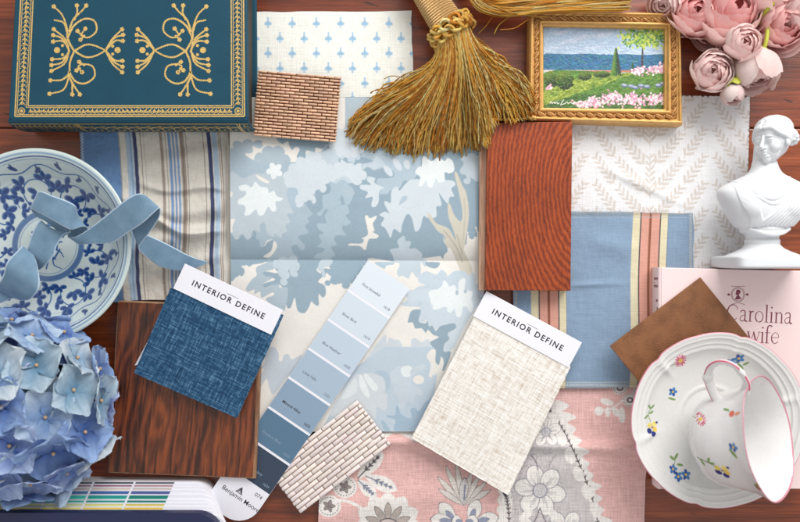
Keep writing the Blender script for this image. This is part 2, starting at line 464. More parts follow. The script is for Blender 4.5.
# ------------------------------------------------------------ the table
def make_table():
    m, n, l, b = nt('varnished mahogany boards'); setp(b, .3, 0, .5, coat=.25); b.inputs['Coat Roughness'].default_value = .25
    at = n.new('ShaderNodeAttribute'); at.attribute_name = 'Col'
    v = coords(n, l, (.05, 1, 1))
    g1 = noise(n, l, v, 130, 6, .65, .6); g2 = noise(n, l, coords(n, l, (.03, 1, 1)), 900, 3, .6); bl = noise(n, l, coords(n, l, (.4, 1, 1)), 14, 3)
    f = math_(n, l, 'ADD', math_(n, l, 'MULTIPLY', g1, .6), math_(n, l, 'MULTIPLY', g2, .4))
    c = ramp(n, l, f, [(.3, alb((78, 34, 16))), (.5, alb((132, 62, 30))), (.7, alb((178, 94, 50)))])
    c = mixc(n, l, 1.0, c, ramp(n, l, bl, [(.3, (.65, .6, .55)), (.7, (1.2, 1.15, 1.1))]), 'MULTIPLY')
    c = mixc(n, l, 1.0, c, at.outputs['Color'], 'MULTIPLY')
    sc_ = ramp(n, l, noise(n, l, coords(n, l, (.15, 1, 1), (0, 0, .3)), 260, 2), [(.27, (.35, .3, .3)), (.31, (1, 1, 1))])
    c = mixc(n, l, 1.0, c, sc_, 'MULTIPLY')
    l.new(c, b.inputs['Base Color'])
    rr = n.new('ShaderNodeMapRange'); l.new(g1, rr.inputs[0]); rr.inputs[3].default_value = .22; rr.inputs[4].default_value = .42
    l.new(rr.outputs[0], b.inputs['Roughness'])
    bump(n, l, b, f, .0003)
    mb = MB()
    edges = [-700, -430, -150, 128, 424, 720, 1100]
    tint = [.9, 1, .85, 1.12, .95, 1]
    for i in range(len(edges)-1):
        y0, y1 = edges[i]+.6, edges[i+1]-.6
        cc = np.array([1, 1-.04*(i % 3), 1-.08*(i % 2)])*tint[i]
        # one board with softened long edges
        prof = [(y0, -25), (y0, -1.2), (y0+.5, -.3), (y0+1.6, 0), (y1-1.6, 0), (y1-.5, -.3), (y1, -1.2), (y1, -25)]
        X = np.linspace(-700, 1500, 3)
        V = np.array([[(x-400)*K, (261-y)*K, z*K] for y, z in prof for x in X])
        mb.add(V, gridq(3, len(prof))[:, ::-1], None, cc)
    V = np.array([[(x-400)*K, (261-y)*K, -.004] for x, y in ((-700, -700), (-700, 1100), (1500, 1100), (1500, -700))])
    mb.add(V, [[0, 1, 2, 3]], None, (.05, .05, .05))
    o = build('table_top', mb, m, smooth=False, loc=(0, 0, 0)); o['kind'] = 'structure'
make_table()

# ------------------------------------------------------------ blue and white wallpaper with oak leaves
cv = Canvas(226, 92, 486, 434, 2.2, (231, 229, 223))
DK, MD, LT, PL, PP = (144, 171, 188), (171, 191, 204), (188, 205, 217), (203, 216, 225), (225, 234, 237)
CR = (231, 229, 223)
def scalloped(P, lam=8.8, amp=3.5, smooth=4):
    # oak-leaf edge: an outline of rounded lobes meeting in sharp notches
    Q = catmull(np.array(P, float), 10, True); R_ = np.roll(Q, -1, 0); sl = np.linalg.norm(R_-Q, axis=1); s = np.concatenate([[0], np.cumsum(sl)]); L = s[-1]
    n = max(6, int(L/lam)); m = n*9; t = np.linspace(0, L, m, endpoint=False); Qc = np.vstack([Q, Q[:1]])
    x = np.interp(t, s, Qc[:, 0]); y = np.interp(t, s, Qc[:, 1]); dx = np.roll(x, -2)-np.roll(x, 2); dy = np.roll(y, -2)-np.roll(y, 2); dn = np.hypot(dx, dy)+1e-6
    area_ = .5*(x*np.roll(y, -1)-np.roll(x, -1)*y).sum(); sg = 1 if area_ > 0 else -1
    rr = np.random.default_rng(int(abs(area_)) % 999); ph = (np.arange(m)/9); k = ph.astype(int); f = np.abs(np.sin(PI*ph))**.62; a = amp*(.65+.7*rr.random(n+1)[k])
    return np.stack([x+sg*dy/dn*(f*a-amp*.45), y-sg*dx/dn*(f*a-amp*.45)], -1), abs(area_)
def leaf(P, c, smooth=4, **k):
    if tuple(c) in (CR, PP) or sum(c) > 660: cv.poly(P, c, smooth=smooth, **k); return
    Q, A_ = scalloped(P, 10.5, 3.6)
    if A_ < 170 or len(P) >= 15: cv.poly(P, c, smooth=smooth, **k)
    else: cv.poly(Q, c, smooth=0, **k)
def a1(p, c, **k): leaf(Z(225, 95, 6.138, p), c, **k)
def a2(p, c, **k): leaf(Z(225, 175, 6.138, p), c, **k)
def a3(p, c, **k): leaf(Z(350, 140, 6.138, p), c, **k)
def a4(p, c, **k): leaf(Z(350, 215, 6.138, p), c, **k)
def a5(p, c, **k): leaf(Z(225, 255, 6.138, p), c, **k)
def a6(p, c, **k): leaf(Z(350, 290, 6.138, p), c, **k)
def a7(p, c, **k): leaf(Z(320, 350, 6.138, p), c, **k)
def lobed(cx, cy, R, n, col, depth=.3, rot=0, sx=1, sy=1, sharp=.6, a0=0, a1_=2*PI, seed=0):
    t = np.linspace(0, 2*PI, n*14, endpoint=False); rr = np.random.default_rng(seed)
    amp = 1+.14*(rr.random(n)-.5)
    k = (t*n/(2*PI)); f = np.abs(np.cos(PI*(k % 1)-PI/2))**sharp
    r = R*(1-depth+depth*f)*amp[(k.astype(int)) % n]
    x = r*np.cos(t+rot)*sx; y = r*np.sin(t+rot)*sy
    cv.poly(np.stack([cx+x, cy+y], -1), col, smooth=0)
# broad dark ground of the foliage
cv.poly([(345, 92), (486, 92), (486, 262), (448, 264), (440, 256), (395, 262), (372, 258), (340, 262), (262, 262), (262, 248), (300, 220), (312, 160), (345, 128)], DK, smooth=0)
cv.poly([(345, 92), (486, 92), (486, 140), (345, 140)], MD, smooth=0)
a1([(45, 320), (60, 300), (90, 290), (120, 285), (225, 285), (225, 315), (175, 320), (165, 350), (130, 365), (125, 395), (95, 385), (75, 405), (50, 395), (30, 380)], MD)
a1([(315, 262), (360, 200), (480, 190), (660, 260), (665, 300), (625, 305), (600, 332), (556, 322), (552, 350), (500, 342), (496, 372), (485, 402), (455, 402), (440, 375), (458, 335), (436, 318), (412, 337), (395, 312), (385, 285), (350, 300)], DK)
lobed(225+290/6.14, 95+415/6.14, 18.5, 7, MD, .2, .3, seed=3)
a1([(45, 530), (45, 485), (75, 475), (100, 490), (130, 470), (160, 490), (200, 500), (230, 530)], MD)
a1([(500, 365), (540, 350), (600, 345), (640, 330), (700, 300), (790, 290), (810, 330), (790, 420), (735, 375), (705, 380), (700, 410), (750, 425), (780, 470), (800, 540), (390, 530), (410, 480), (470, 455), (510, 430), (500, 400)], LT, smooth=4)
a1([(690, 290), (700, 262), (735, 258), (770, 300), (810, 300), (820, 390), (780, 370), (760, 400), (740, 372), (712, 375), (690, 350), (680, 320)], LT)
# left mass of pale foliage
a2([(30, -120), (200, -80), (300, -70), (400, -80), (620, -60), (640, 10), (602, 95), (560, 88), (550, 160), (535, 172), (510, 142), (492, 170), (520, 215), (540, 240), (507, 262), (516, 292), (490, 312), (512, 355), (450, 375), (462, 402), (492, 432), (480, 462), (455, 450), (438, 428), (406, 442), (422, 482), (465, 530), (265, 530), (300, 410), (260, 402), (236, 442), (212, 436), (205, 400), (185, 380), (176, 342), (160, 372), (135, 396), (106, 366), (85, 388), (60, 390), (28, 365)], (166, 188, 203), smooth=4)
a2([(30, -10), (110, 20), (200, -10), (380, 10), (390, 90), (385, 140), (405, 200), (420, 235), (380, 240), (400, 285), (370, 310), (382, 345), (350, 360), (345, 388), (305, 360), (300, 382), (262, 362), (246, 300), (232, 290), (214, 310), (216, 350), (176, 340), (158, 366), (135, 392), (106, 362), (70, 392), (50, 370), (30, 300)], (186, 201, 212), smooth=4)
a2([(600, -60), (625, 20), (602, 97), (550, 88), (545, 170), (510, 142), (490, 172), (450, 190), (430, 172), (442, 108), (392, 80), (400, -40)], PL, smooth=4)
a2([(385, 150), (380, 105), (400, 78), (432, 80), (445, 100), (430, 150), (432, 185), (415, 205)], (168, 193, 210))
a1([(390, 522), (400, 440), (460, 400), (500, 380), (560, 350), (620, 420), (640, 522)], PL)
a2([(85, 70), (130, 60), (165, 75), (185, 40), (215, 70), (260, 80), (270, 110), (300, 95), (318, 130), (355, 142), (340, 160), (310, 165), (315, 215), (290, 225), (265, 195), (235, 245), (205, 245), (190, 212), (150, 245), (120, 245), (127, 210), (115, 185), (80, 178), (85, 150), (120, 130), (130, 100), (95, 95)], PP)
for k in range(5):
    t = k*2*PI/5+.5; cv.ell(225+305/6.14+4*math.cos(t), 95+465/6.14+4*math.sin(t), 4.6, 3, PP, t)
a2([(28, 365), (60, 392), (85, 390), (105, 366), (135, 397), (160, 377), (175, 342), (192, 360), (190, 387), (210, 402), (215, 437), (240, 442), (262, 410), (298, 402), (290, 450), (262, 490), (235, 500), (235, 540), (28, 540)], DK)
a2([(300, 405), (320, 430), (305, 470), (272, 505), (235, 500), (280, 470), (292, 440)], CR)
a2([(190, -2), (230, 15), (270, 40), (262, 52), (225, 38), (200, 18)], CR)
a2([(20, 100), (48, 110), (38, 135), (20, 130)], CR); a2([(25, 280), (62, 272), (45, 320), (48, 350), (25, 345)], CR)
# the climbing branch of leaves
a2([(640, 40), (680, 50), (710, 30), (740, 35), (760, 60), (792, 100), (768, 172), (740, 182), (720, 125), (705, 150), (715, 175), (682, 186), (745, 185), (762, 230), (740, 252), (772, 290), (740, 312), (725, 305), (722, 340), (745, 370), (690, 370), (670, 390), (685, 430), (650, 442), (676, 490), (670, 530), (556, 530), (555, 490), (602, 470), (610, 450), (568, 440), (592, 412), (575, 370), (606, 355), (572, 330), (570, 298), (622, 295), (612, 250), (632, 220), (615, 210), (590, 250), (563, 240), (600, 200), (598, 130), (640, 112), (650, 80)], (166, 191, 206), smooth=5)
a2([(640, -10), (665, 30), (690, 25), (700, -5), (725, 15), (745, 5), (790, 40), (850, 30), (830, -60), (650, -60)], PL)
a3([(-120, -60), (0, -60), (80, 0), (60, 40), (80, 60), (45, 90), (20, 92), (0, 60), (-20, 100), (-70, 90), (-120, 20)], PL)
a3([(-60, 120), (0, 155), (22, 190), (36, 245), (20, 255), (-10, 235), (-25, 200)], PL); a3([(-30, 280), (0, 295), (28, 325), (10, 340), (-30, 330)], MD)
# pale sprays under the tassel
a3([(62, 100), (90, 75), (150, 60), (230, 70), (300, 90), (420, 90), (430, 180), (380, 250), (330, 250), (300, 300), (250, 305), (230, 330), (180, 328), (160, 300), (210, 295), (165, 265), (175, 235), (230, 235), (270, 225), (268, 195), (215, 170), (160, 180), (120, 155), (80, 180), (72, 150), (140, 130), (100, 110)], (172, 194, 209), smooth=4)
a3([(110, 225), (155, 235), (150, 262), (210, 295), (180, 310), (176, 380), (150, 412), (130, 400), (140, 350), (95, 355), (110, 320), (65, 300), (68, 275), (130, 275), (105, 250)], PL, smooth=4)
a3([(80, 180), (75, 150), (130, 140), (165, 100), (215, 150), (218, 165), (180, 165), (150, 185), (110, 165)], LT)
for (x, y, r, ro) in ((235, 190, 40, .9), (290, 150, 45, 1.0), (350, 150, 30, 1.3)): cv.ell(350+x/6.14, 140+y/6.14, r/6.14, 3, PL, ro)
# big light leaf
a3([(290, 285), (305, 310), (350, 260), (400, 240), (560, 245), (630, 250), (648, 275), (622, 300), (640, 345), (612, 350), (600, 390), (565, 350), (545, 325), (562, 400), (530, 410), (530, 470), (480, 480), (450, 470), (430, 540), (400, 560), (380, 480), (350, 455), (320, 520), (310, 570), (270, 545), (250, 600), (232, 570), (215, 540), (190, 520), (210, 480), (180, 460), (215, 440), (240, 450), (210, 390), (222, 375), (250, 385), (255, 310)], PL, smooth=4)
a3([(300, 400), (345, 370), (350, 345), (320, 350)], (172, 194, 209))
a3([(400, 200), (420, 165), (440, 160), (445, 110), (465, 102), (500, 130), (540, 105), (580, 130), (600, 110), (630, 130), (640, 185), (612, 205), (580, 200), (582, 250), (550, 262), (525, 240), (505, 290), (480, 285), (465, 250), (440, 285), (420, 275), (432, 230)], PP, smooth=4)
a3([(670, 200), (695, 165), (690, 110), (760, 90), (830, 120), (830, 250), (800, 280), (780, 240), (755, 232), (725, 255), (705, 245), (712, 212)], LT)
a3([(652, 150), (690, 125), (690, 150), (665, 200), (650, 185)], DK)
a3([(92, 470), (110, 465), (120, 482), (165, 465), (140, 510), (150, 560), (110, 540)], CR)
a4([(95, 10), (130, 20), (165, 10), (140, 50), (128, 70), (140, 105), (175, 125), (160, 145), (115, 150), (95, 215), (60, 190), (-5, 188), (0, 175), (70, 175), (85, 150), (70, 145), (110, 120), (105, 70), (120, 40)], CR)
a4([(290, 160), (330, 128), (342, 160), (375, 165), (365, 205), (400, 205), (440, 235), (445, 265), (480, 290), (460, 320), (435, 290), (435, 350), (410, 385), (380, 350), (360, 390), (320, 372), (300, 380), (288, 350), (305, 300), (275, 290), (262, 250), (245, 212), (300, 200)], LT, smooth=4)
a4([(600, 225), (590, 180), (570, 130), (600, 200), (715, 180), (720, 90), (800, 85), (800, 330), (600, 330), (575, 250)], CR, smooth=2)
a4([(720, 110), (730, 30), (800, -30), (800, 95), (780, 70), (765, 100), (775, 135), (750, 140), (740, 115)], DK)
a4([(465, 290), (545, 290), (548, 310), (525, 328), (490, 322), (470, 310)], DK)
TR_ = (206, 202, 186); TD = (180, 176, 160)
def b4(p, c): cv.poly(Z(350, 215, 6.138, p), c, smooth=4)
b4([(478, -15), (500, 5), (530, 50), (600, 80), (635, 130), (650, 160), (640, 110), (605, 10), (600, -70), (618, -60), (640, 0), (680, 40), (690, -20), (668, -140), (642, -250), (655, -260), (690, -180), (715, -130), (730, 0), (708, 170), (700, 220), (740, 300), (750, 350), (730, 370), (700, 345), (680, 345), (655, 290), (620, 210), (590, 190), (580, 130), (540, 100), (510, 60), (480, 15)], TR_)
cv.stroke(Z(350, 215, 6.138, [(575, 95), (620, 150), (665, 220), (690, 290)]), 1.2, TD); cv.stroke(Z(350, 215, 6.138, [(655, 120), (670, 170), (690, 240)]), 1, TD)
cv.stroke(Z(350, 215, 6.138, [(700, -100), (705, 0), (695, 150)]), 1.4, (192, 190, 176))
# lower half, below the crease
a5([(30, 0), (130, 0), (128, 45), (95, 50), (112, 80), (100, 130), (60, 130), (40, 175), (20, 170)], DK); a5([(130, 20), (235, 20), (232, 45), (195, 40), (150, 72), (130, 50)], DK)
a5([(290, 25), (598, 25), (560, 90), (600, 125), (572, 165), (610, 185), (620, 235), (600, 262), (575, 240), (575, 310), (545, 300), (530, 285), (510, 330), (485, 357), (445, 340), (428, 262), (405, 320), (380, 320), (370, 240), (330, 180), (245, 200), (240, 175), (310, 150), (235, 125), (245, 100), (320, 110), (290, 60)], DK)
a5([(290, 40), (235, 55), (190, 80), (195, 125), (165, 150), (130, 200), (140, 225), (180, 212), (180, 240), (215, 225), (225, 262), (280, 235), (300, 245), (250, 275), (340, 335), (370, 330), (385, 205), (335, 200), (330, 175), (250, 200), (238, 175), (290, 140), (232, 125), (245, 100), (300, 85)], MD)
cv.ell(225+285/6.14, 255+243/6.14, 3, 1.7, CR, -.5)
a5([(320, 25), (440, 25), (445, 110), (425, 115), (385, 95), (385, 150), (365, 172), (342, 150), (345, 110), (322, 95)], LT)
a5([(640, 25), (860, 25), (800, 150), (775, 178), (735, 195), (690, 165), (640, 185), (620, 165), (660, 130), (605, 110), (640, 80)], (144, 172, 190)); a5([(590, 30), (660, 30), (640, 70), (606, 80), (620, 130), (600, 138), (592, 100), (568, 95)], LT)
a4([(0, 300), (50, 290), (60, 320), (30, 370), (0, 400), (-40, 420), (-40, 290)], (144, 172, 190)); a4([(150, 290), (265, 290), (265, 305), (225, 310), (210, 330)], (170, 196, 212))
# lower right crown
a4([(350, 522), (380, 470), (420, 440), (462, 430), (420, 410), (425, 370), (470, 345), (530, 365), (560, 335), (590, 355), (600, 375), (640, 345), (700, 345), (730, 370), (760, 350), (775, 400), (770, 420), (800, 440), (800, 560), (340, 560)], (190, 208, 221), smooth=4)
a6([(370, 0), (355, 60), (385, 100), (415, 75), (430, 60), (440, 90), (415, 130), (420, 190), (455, 200), (470, 185), (480, 220), (500, 215), (520, 250), (548, 225), (590, 215), (640, 205), (650, 240), (600, 270), (615, 300), (580, 330), (585, 380), (640, 350), (700, 230), (800, 60), (800, 0)], (196, 212, 224), smooth=4)
a6([(360, 170), (375, 130), (415, 118), (435, 130), (420, 190), (460, 205), (475, 190), (485, 222), (505, 218), (525, 252), (550, 225), (590, 212), (640, 205), (650, 235), (600, 268), (612, 300), (580, 330), (578, 378), (620, 380), (590, 470), (568, 495), (562, 405), (545, 460), (520, 430), (522, 375), (490, 375), (505, 350), (490, 320), (545, 290), (510, 275), (480, 245), (465, 262), (440, 235), (400, 235), (385, 200), (355, 200)], DK)
a6([(500, 0), (488, 45), (510, 55), (552, 25), (510, 95), (515, 120), (560, 110), (600, 75), (595, 125), (620, 140), (640, 115), (655, 165), (680, 160), (692, 105), (700, 70), (735, 135), (755, 120), (745, 60), (690, 0)], PP, smooth=4)
a4([(495, 510), (500, 480), (560, 440), (575, 402), (600, 420), (610, 440), (640, 430), (660, 470), (670, 500), (665, 420), (690, 390), (710, 400), (705, 460), (750, 470), (745, 510), (720, 560), (520, 560)], PP, smooth=4)
cv.ell(350+657/6.14, 290+15/6.14, 1.6, 2.6, MD); cv.ell(350+708/6.14, 290+8/6.14, 1.4, 2, MD)
a6([(30, 520), (205, 280), (225, 330), (240, 292), (270, 305), (300, 308), (325, 350), (330, 405), (345, 370), (375, 360), (375, 310), (400, 295), (440, 320), (480, 300), (500, 350), (520, 375), (480, 410), (490, 480), (480, 560), (0, 560)], (200, 212, 222), smooth=4)
a6([(375, 408), (400, 425), (380, 442)], CR); a6([(310, 475), (375, 470), (380, 500), (340, 522)], PP)
# bottom of the sheet
cv.poly(Z(320, 350, 6.138, [(20, 470), (200, 120), (400, -20), (700, -20), (680, 80), (700, 160), (720, 140), (700, 300), (640, 350), (560, 500), (60, 500)]), (186, 205, 220), smooth=0)
a7([(60, 400), (200, 170), (240, 150), (300, 140), (340, 150), (380, 160), (405, 200), (400, 250), (375, 250), (415, 275), (410, 300), (415, 345), (395, 372), (350, 350), (345, 410), (320, 440), (280, 380)], (204, 214, 221))
a7([(340, 140), (380, 125), (425, 150), (430, 210), (405, 260), (400, 200), (380, 165)], (172, 195, 214))
a7([(430, 290), (450, 230), (430, 150), (480, 100), (560, 100), (640, 90), (650, 115), (600, 130), (560, 200), (630, 250), (620, 280), (590, 270), (570, 330), (540, 315), (520, 350), (490, 355), (480, 300), (455, 265)], (196, 210, 222))
a7([(500, 110), (540, 95), (565, 110), (550, 135), (555, 160), (520, 165), (498, 140)], PP); a7([(270, 160), (290, 150), (350, 215), (355, 240), (330, 252), (290, 200)], PP); a7([(240, 165), (262, 165), (305, 270), (290, 290), (250, 240)], PP); a7([(190, 200), (220, 175), (228, 240), (210, 272), (130, 300)], (218, 228, 232))
cv.ell(320+606/6.14, 350+182/6.14, 5.6, 4.4, CR); a7([(680, 0), (710, 0), (708, 60), (720, 130), (745, 45), (760, 80), (740, 140), (700, 130), (688, 165), (668, 160), (680, 90), (655, 40)], CR)
a7([(410, 400), (460, 400), (465, 350), (480, 345), (500, 395), (560, 420), (555, 365), (580, 355), (610, 375), (640, 330), (700, 300), (600, 500), (460, 500), (462, 430), (420, 415)], (158, 186, 208)); a7([(375, 440), (390, 435), (420, 470), (430, 500), (400, 500)], (160, 188, 208))
a5([(240, 350), (260, 330), (350, 340), (440, 420), (470, 470), (420, 560), (240, 560), (200, 480)], CR)
a5([(0, 0)]*3, CR)
cv.poly(Z(225, 330, 6.138, [(240, 130), (270, 105), (310, 110), (330, 150), (330, 185), (350, 190), (360, 155), (390, 148), (410, 180), (470, 155), (440, 240), (370, 300), (300, 395), (270, 350), (255, 300), (215, 355), (190, 340), (220, 270), (240, 240), (215, 235), (245, 190)]), (192, 204, 216), smooth=4)
g = fbm(*[q/8 for q in cv.XY()], seed=5)
cv.mul(.97+.06*g); lum = cv.a.mean(2, keepdims=True); cv.a[:] = (lum+(cv.a-lum)*.82)*np.array([1.0, .99, .985], np.float32)
def wp_z(x, y):
    # deep valley crease across the sheet, shallow billows either side
    d = y-(259.5+.006*(x-230))
    z = np.where(d < 0, 11*(1-np.exp(d/20))*np.exp(d/170), 7*(1-np.exp(-d/40))*np.exp(-d/200))*K
    z = z+(1.2*np.sin((x-230)/60)*np.exp(-(d/90)**2)+2.5*fbm(x/70, y/60, 3))*K
    e = np.clip((y-405)/25, 0, 1); z = z*(1-e)+e*(z*.6+1.5*K)
    return z+.0022
o = sheet('wallpaper_sample', cv, [(229.5, 97), (484, 97), (484, 431), (232, 432)], 2.0, wp_z, M['vpaper'], thick=.0004)
tag(o, 'folded wallpaper sheet printed with pale blue oak leaves, lying in the middle of the table', 'wallpaper')

# ------------------------------------------------------------ cream sample with little blue sprigs
cv = Canvas(250, 6, 418, 108, 2.4, (238, 238, 231))
r0 = 0
for j, y in enumerate((23, 38, 53, 68, 83, 98)):
    for i in range(-1, 8):
        x = 268+24.2*i+(12 if j % 2 else 0)
        c = (168, 198, 220)
        cv.ell(x, y-4.2, .9, 2, c); cv.ell(x, y-1.2, 1.7, 1.5, c); cv.ell(x-2.3, y+.8, 1.5, 1.7, c); cv.ell(x+2.3, y+.8, 1.5, 1.7, c)
        cv.ell(x, y+1, 1.9, 1.9, (150, 186, 214)); cv.stroke([(x, y+1), (x, y+5)], .9, c, smooth=0); cv.stroke([(x-1.5, y+4), (x+1.5, y+4)], .7, c, smooth=0)
X, Y = cv.XY(); cv.mul(.96+.06*fbm(X/1.2, Y/9, 4)+.03*fbm(X/20, Y/14, 8))
def ew(amp, fr=9, seed=0):
    def f(U, Vv):
        return U, Vv, amp*(vnoise(Vv*fr, U*0+seed, 1)-.5)*(U > .5)*0+amp*(vnoise(Vv*fr, Vv*0+seed, 2)-.5)*np.where(U > .5, 1, -1)*np.abs(2*U-1)**6, amp*(vnoise(U*fr, U*0+seed, 3)-.5)*np.abs(2*Vv-1)**6
    return f
o = sheet('sprig_fabric', cv, [(247, 12), (411.5, 11), (413.5, 103), (247, 104)], 2.0, lambda x, y: .0012+K*1.2*fbm(x/30, y/30, 9), M['vcloth'], edge=ew(1.2), thick=.0005)
tag(o, 'cream fabric swatch with rows of tiny blue sprigs beside the teal book', 'fabric swatch')

# ------------------------------------------------------------ ticking stripe cloth, left
cv = Canvas(74, 122, 240, 312, 2.4, (216, 211, 202))
def sh(X, Y): return (Y-150)*.035+1.6*np.sin((Y-150)/26)+2.0*(fbm(Y/22, Y*0, 3)-.5)
BL_, NV, LB, TP, BRN = (112, 146, 186), (66, 74, 108), (168, 188, 208), (158, 146, 136), (128, 108, 98)
for a, b, c in ((70, 119, (106, 140, 184)), (119, 120, (150, 150, 150)), (126, 133, LB), (130, 131, (120, 150, 190)), (133.3, 137, NV), (140.6, 141.3, BRN), (144, 144.5, (180, 170, 165)),
                (160, 163, TP), (165.5, 166.2, TP), (168.2, 171, (120, 150, 192)), (172.6, 174.4, (120, 150, 192)), (176, 178.2, (130, 158, 196)), (180, 184.5, TP), (181.5, 182.3, BRN), (186, 186.6, BRN),
                (203.2, 203.9, BRN), (207.5, 211.5, NV), (212.5, 217.5, LB), (218.6, 219.2, BRN), (220.4, 221.2, BRN), (229, 232, TP)):
    cv.xstripe(a, b, c, shift=sh)
for k in range(60):
    y = 126+k*3; x = 82.5+(y-150)*.035
    cv.stroke([(x-1.6, y), (x+1.2, y+1.5)], .7, (206, 214, 226), smooth=0); cv.stroke([(x+1.2, y+1.5), (x-1.6, y+3)], .7, (206, 214, 226), smooth=0)
X, Y = cv.XY(); cv.mul(.95+.1*fbm(X/1.0, Y/14, 4))
def tk_z(x, y):
    r = 6.5*np.exp(-((y-205-.12*(x-150)-6*np.sin(x/21))/10)**2)+4.2*np.exp(-((y-242+.1*(x-150)-4*np.sin(x/17))/9)**2)*np.clip((x-120)/30, 0, 1)
    r = r+3.5*np.exp(-((y-167+.25*(x-150))/9)**2)*np.clip((x-140)/40, .1, 1)+5*fbm(x/24, y/28, 21)+1.4*fbm(x/9, y/5, 22)*np.exp(-((x-98)/22)**2)
    r = r+2.2*np.exp(-((y-276+.3*(x-150))/7)**2)
    r = r+5*np.exp(-((y-221-.2*(x-150)-5*np.sin(x/13))/4.5)**2)+3.5*np.exp(-((y-185-.1*(x-150)+4*np.sin(x/15))/4)**2)*np.clip((x-130)/30, 0, 1)
    return (r*1.3*np.clip((228-x)/10, .05, 1)+1.3)*K
o = sheet('striped_cloth', cv, [(79, 125), (236, 125), (236, 297), (84, 303)], 1.8, tk_z, M['vcloth'], edge=ew(2.5), thick=.0006)
tag(o, 'rumpled cream ticking cloth with blue, navy and taupe stripes under the bowl rim', 'cloth')

# ------------------------------------------------------------ white jacquard with beige fern fronds, pinked edges
cv = Canvas(515, 84, 762, 292, 2.2, (234, 234, 236))
FE = (214, 206, 200)
def frond(x0, y0, ang, L, leaf=6.2):
    leaf *= 1.35
    d = np.array([math.cos(ang), math.sin(ang)]); nn = np.array([-d[1], d[0]]); p0 = np.array([x0, y0])
    cv.stroke([p0, p0+d*L], .9, FE, smooth=0)
    k = 2.0; i = 0
    while k < L:
        for s_ in (-1, 1):
            q = p0+d*(k+(1.6 if s_ > 0 else 0)); a = ang+s_*.7; ll = leaf*(1-.35*(k/L))
            c = q+np.array([math.cos(a), math.sin(a)])*ll*.55
            cv.ell(c[0], c[1], ll*.5, ll*.165, FE, a)
        k += 6.0; i += 1
for ax in (530, 650, 770):
    for yy in range(-1, 6):
        y = 60+yy*52
        frond(ax, y+34, -PI/2, 44, 6.5)
    for yy in range(-2, 12):
        y = 66+yy*27
        for s_ in (-1, 1):
            frond(ax+s_*4, y+18, -PI/2+s_*.72, 42, 7); frond(ax+s_*34, y-16, -PI/2+s_*.62, 36, 6.4)
X, Y = cv.XY(); cv.mul(.97+.05*fbm(X/8, Y/.8, 4))
def pinked(U, Vv):
    wx, wy = 232.0, 175.0
    tri = lambda t: np.abs((t % 1)-.5)*2
    dx = -2.6*tri(Vv*wy/5.4)*(U > .9999); dy = 2.6*tri(U*wx/5.4)*(Vv < .0001)
    return U, Vv, dx, dy
def fn_z(x, y):
    r = 2.5*fbm(x/50, y/50, 31)+2.2*np.exp(-((y-180-.45*(x-630))/5)**2)*np.exp(-((x-640)/35)**2)
    return (r+1)*K+.0004
o = sheet('fern_jacquard', cv, [(522, 93), (750.5, 96), (746, 282), (522, 282)], 2.0, fn_z, M['vcloth'], edge=pinked, thick=.0005)
tag(o, 'white fabric swatch woven with beige fern fronds and zigzag pinked edges, under the bust', 'fabric swatch')

# ------------------------------------------------------------ pink toile
cv = Canvas(312, 378, 656, 560, 2.2, (230, 186, 182))
X, Y = cv.XY()
cv.mul(.94+.13*(fbm(X/.8, Y/5, 1)+fbm(X/5, Y/.8, 2))/1.0*.9)
WH, GY, BKL = (240, 235, 231), (208, 202, 203), (84, 74, 82)
# ogee medallion
cv.poly([(552, 400), (566, 420), (580, 450), (592, 480), (604, 530), (606, 562), (500, 562), (506, 520), (507, 490), (500, 470), (520, 420)], (232, 224, 222), smooth=4)
for k in range(14):
    t = k/13; x = 556+50*t+3*math.sin(t*3); y = 404+150*t
    cv.poly([(x, y-4), (x+13+3*math.sin(k*2), y+1), (x+8, y+6), (x+1, y+8)], WH, smooth=4)
for k in range(8): cv.ell(505-k*.6, 490+k*10, 7, 6, WH)
cv.poly([(540, 405), (552, 412), (566, 440), (578, 470), (590, 505), (594, 562), (512, 562), (513, 500), (505, 470)], GY, smooth=4)
rr = np.random.default_rng(5)
for k in range(1500):
    x, y = rr.uniform(505, 590), rr.uniform(410, 545); 
    if x < 582-(545-y)*.32: cv.ell(x, y, .55, .45, (140, 130, 138), alpha=.7)
def serr(P, w=1.6):
    Q = catmull(P, 10); cv.stroke(P, w*.7, BKL)
    for k in range(0, len(Q)-1, 2):
        d = Q[k+1]-Q[k]; d /= np.linalg.norm(d); nn = np.array([-d[1], d[0]])
        for s_ in (-1, 1): cv.stroke([Q[k], Q[k]-d*2.4+nn*s_*1.9], .9, BKL, .4, smooth=0)
serr([(548, 408), (562, 428), (574, 452), (585, 478), (594, 505), (600, 535), (603, 560)])
serr([(505, 493), (507, 500), (509, 520), (506, 560)])
for k in range(6): cv.ell(553+k*8.5, 420+k*18, 8, 5, WH, 1.2)
def flower(cx, cy, R, n=6, rot=0, fill=WH, line=(142, 140, 154), cen=(214, 210, 212)):
    for k in range(n):
        t = rot+k*2*PI/n; c, s_ = math.cos(t), math.sin(t)
        cv.ell(cx+c*R*.62, cy+s_*R*.62, R*.44, R*.36, line, t); cv.ell(cx+c*R*.62, cy+s_*R*.62, R*.41, R*.33, fill, t)
        for j in (-.34, -.22, -.1, .04, .16, .3):
            e_ = .5+.3*math.cos(j*9+k); cv.stroke([(cx+math.cos(t+j)*R*.3, cy+math.sin(t+j)*R*.3), (cx+math.cos(t+j*.8)*R*e_, cy+math.sin(t+j*.8)*R*e_)], .55, line, .25, smooth=0, alpha=.8)
    cv.ell(cx, cy, R*.3, R*.3, line); cv.ell(cx, cy, R*.26, R*.26, cen)
    for k in range(9): cv.ell(cx+R*.16*math.cos(k*2.4)*(k/9+.3), cy+R*.16*math.sin(k*2.4)*(k/9+.3), .5, .5, line)
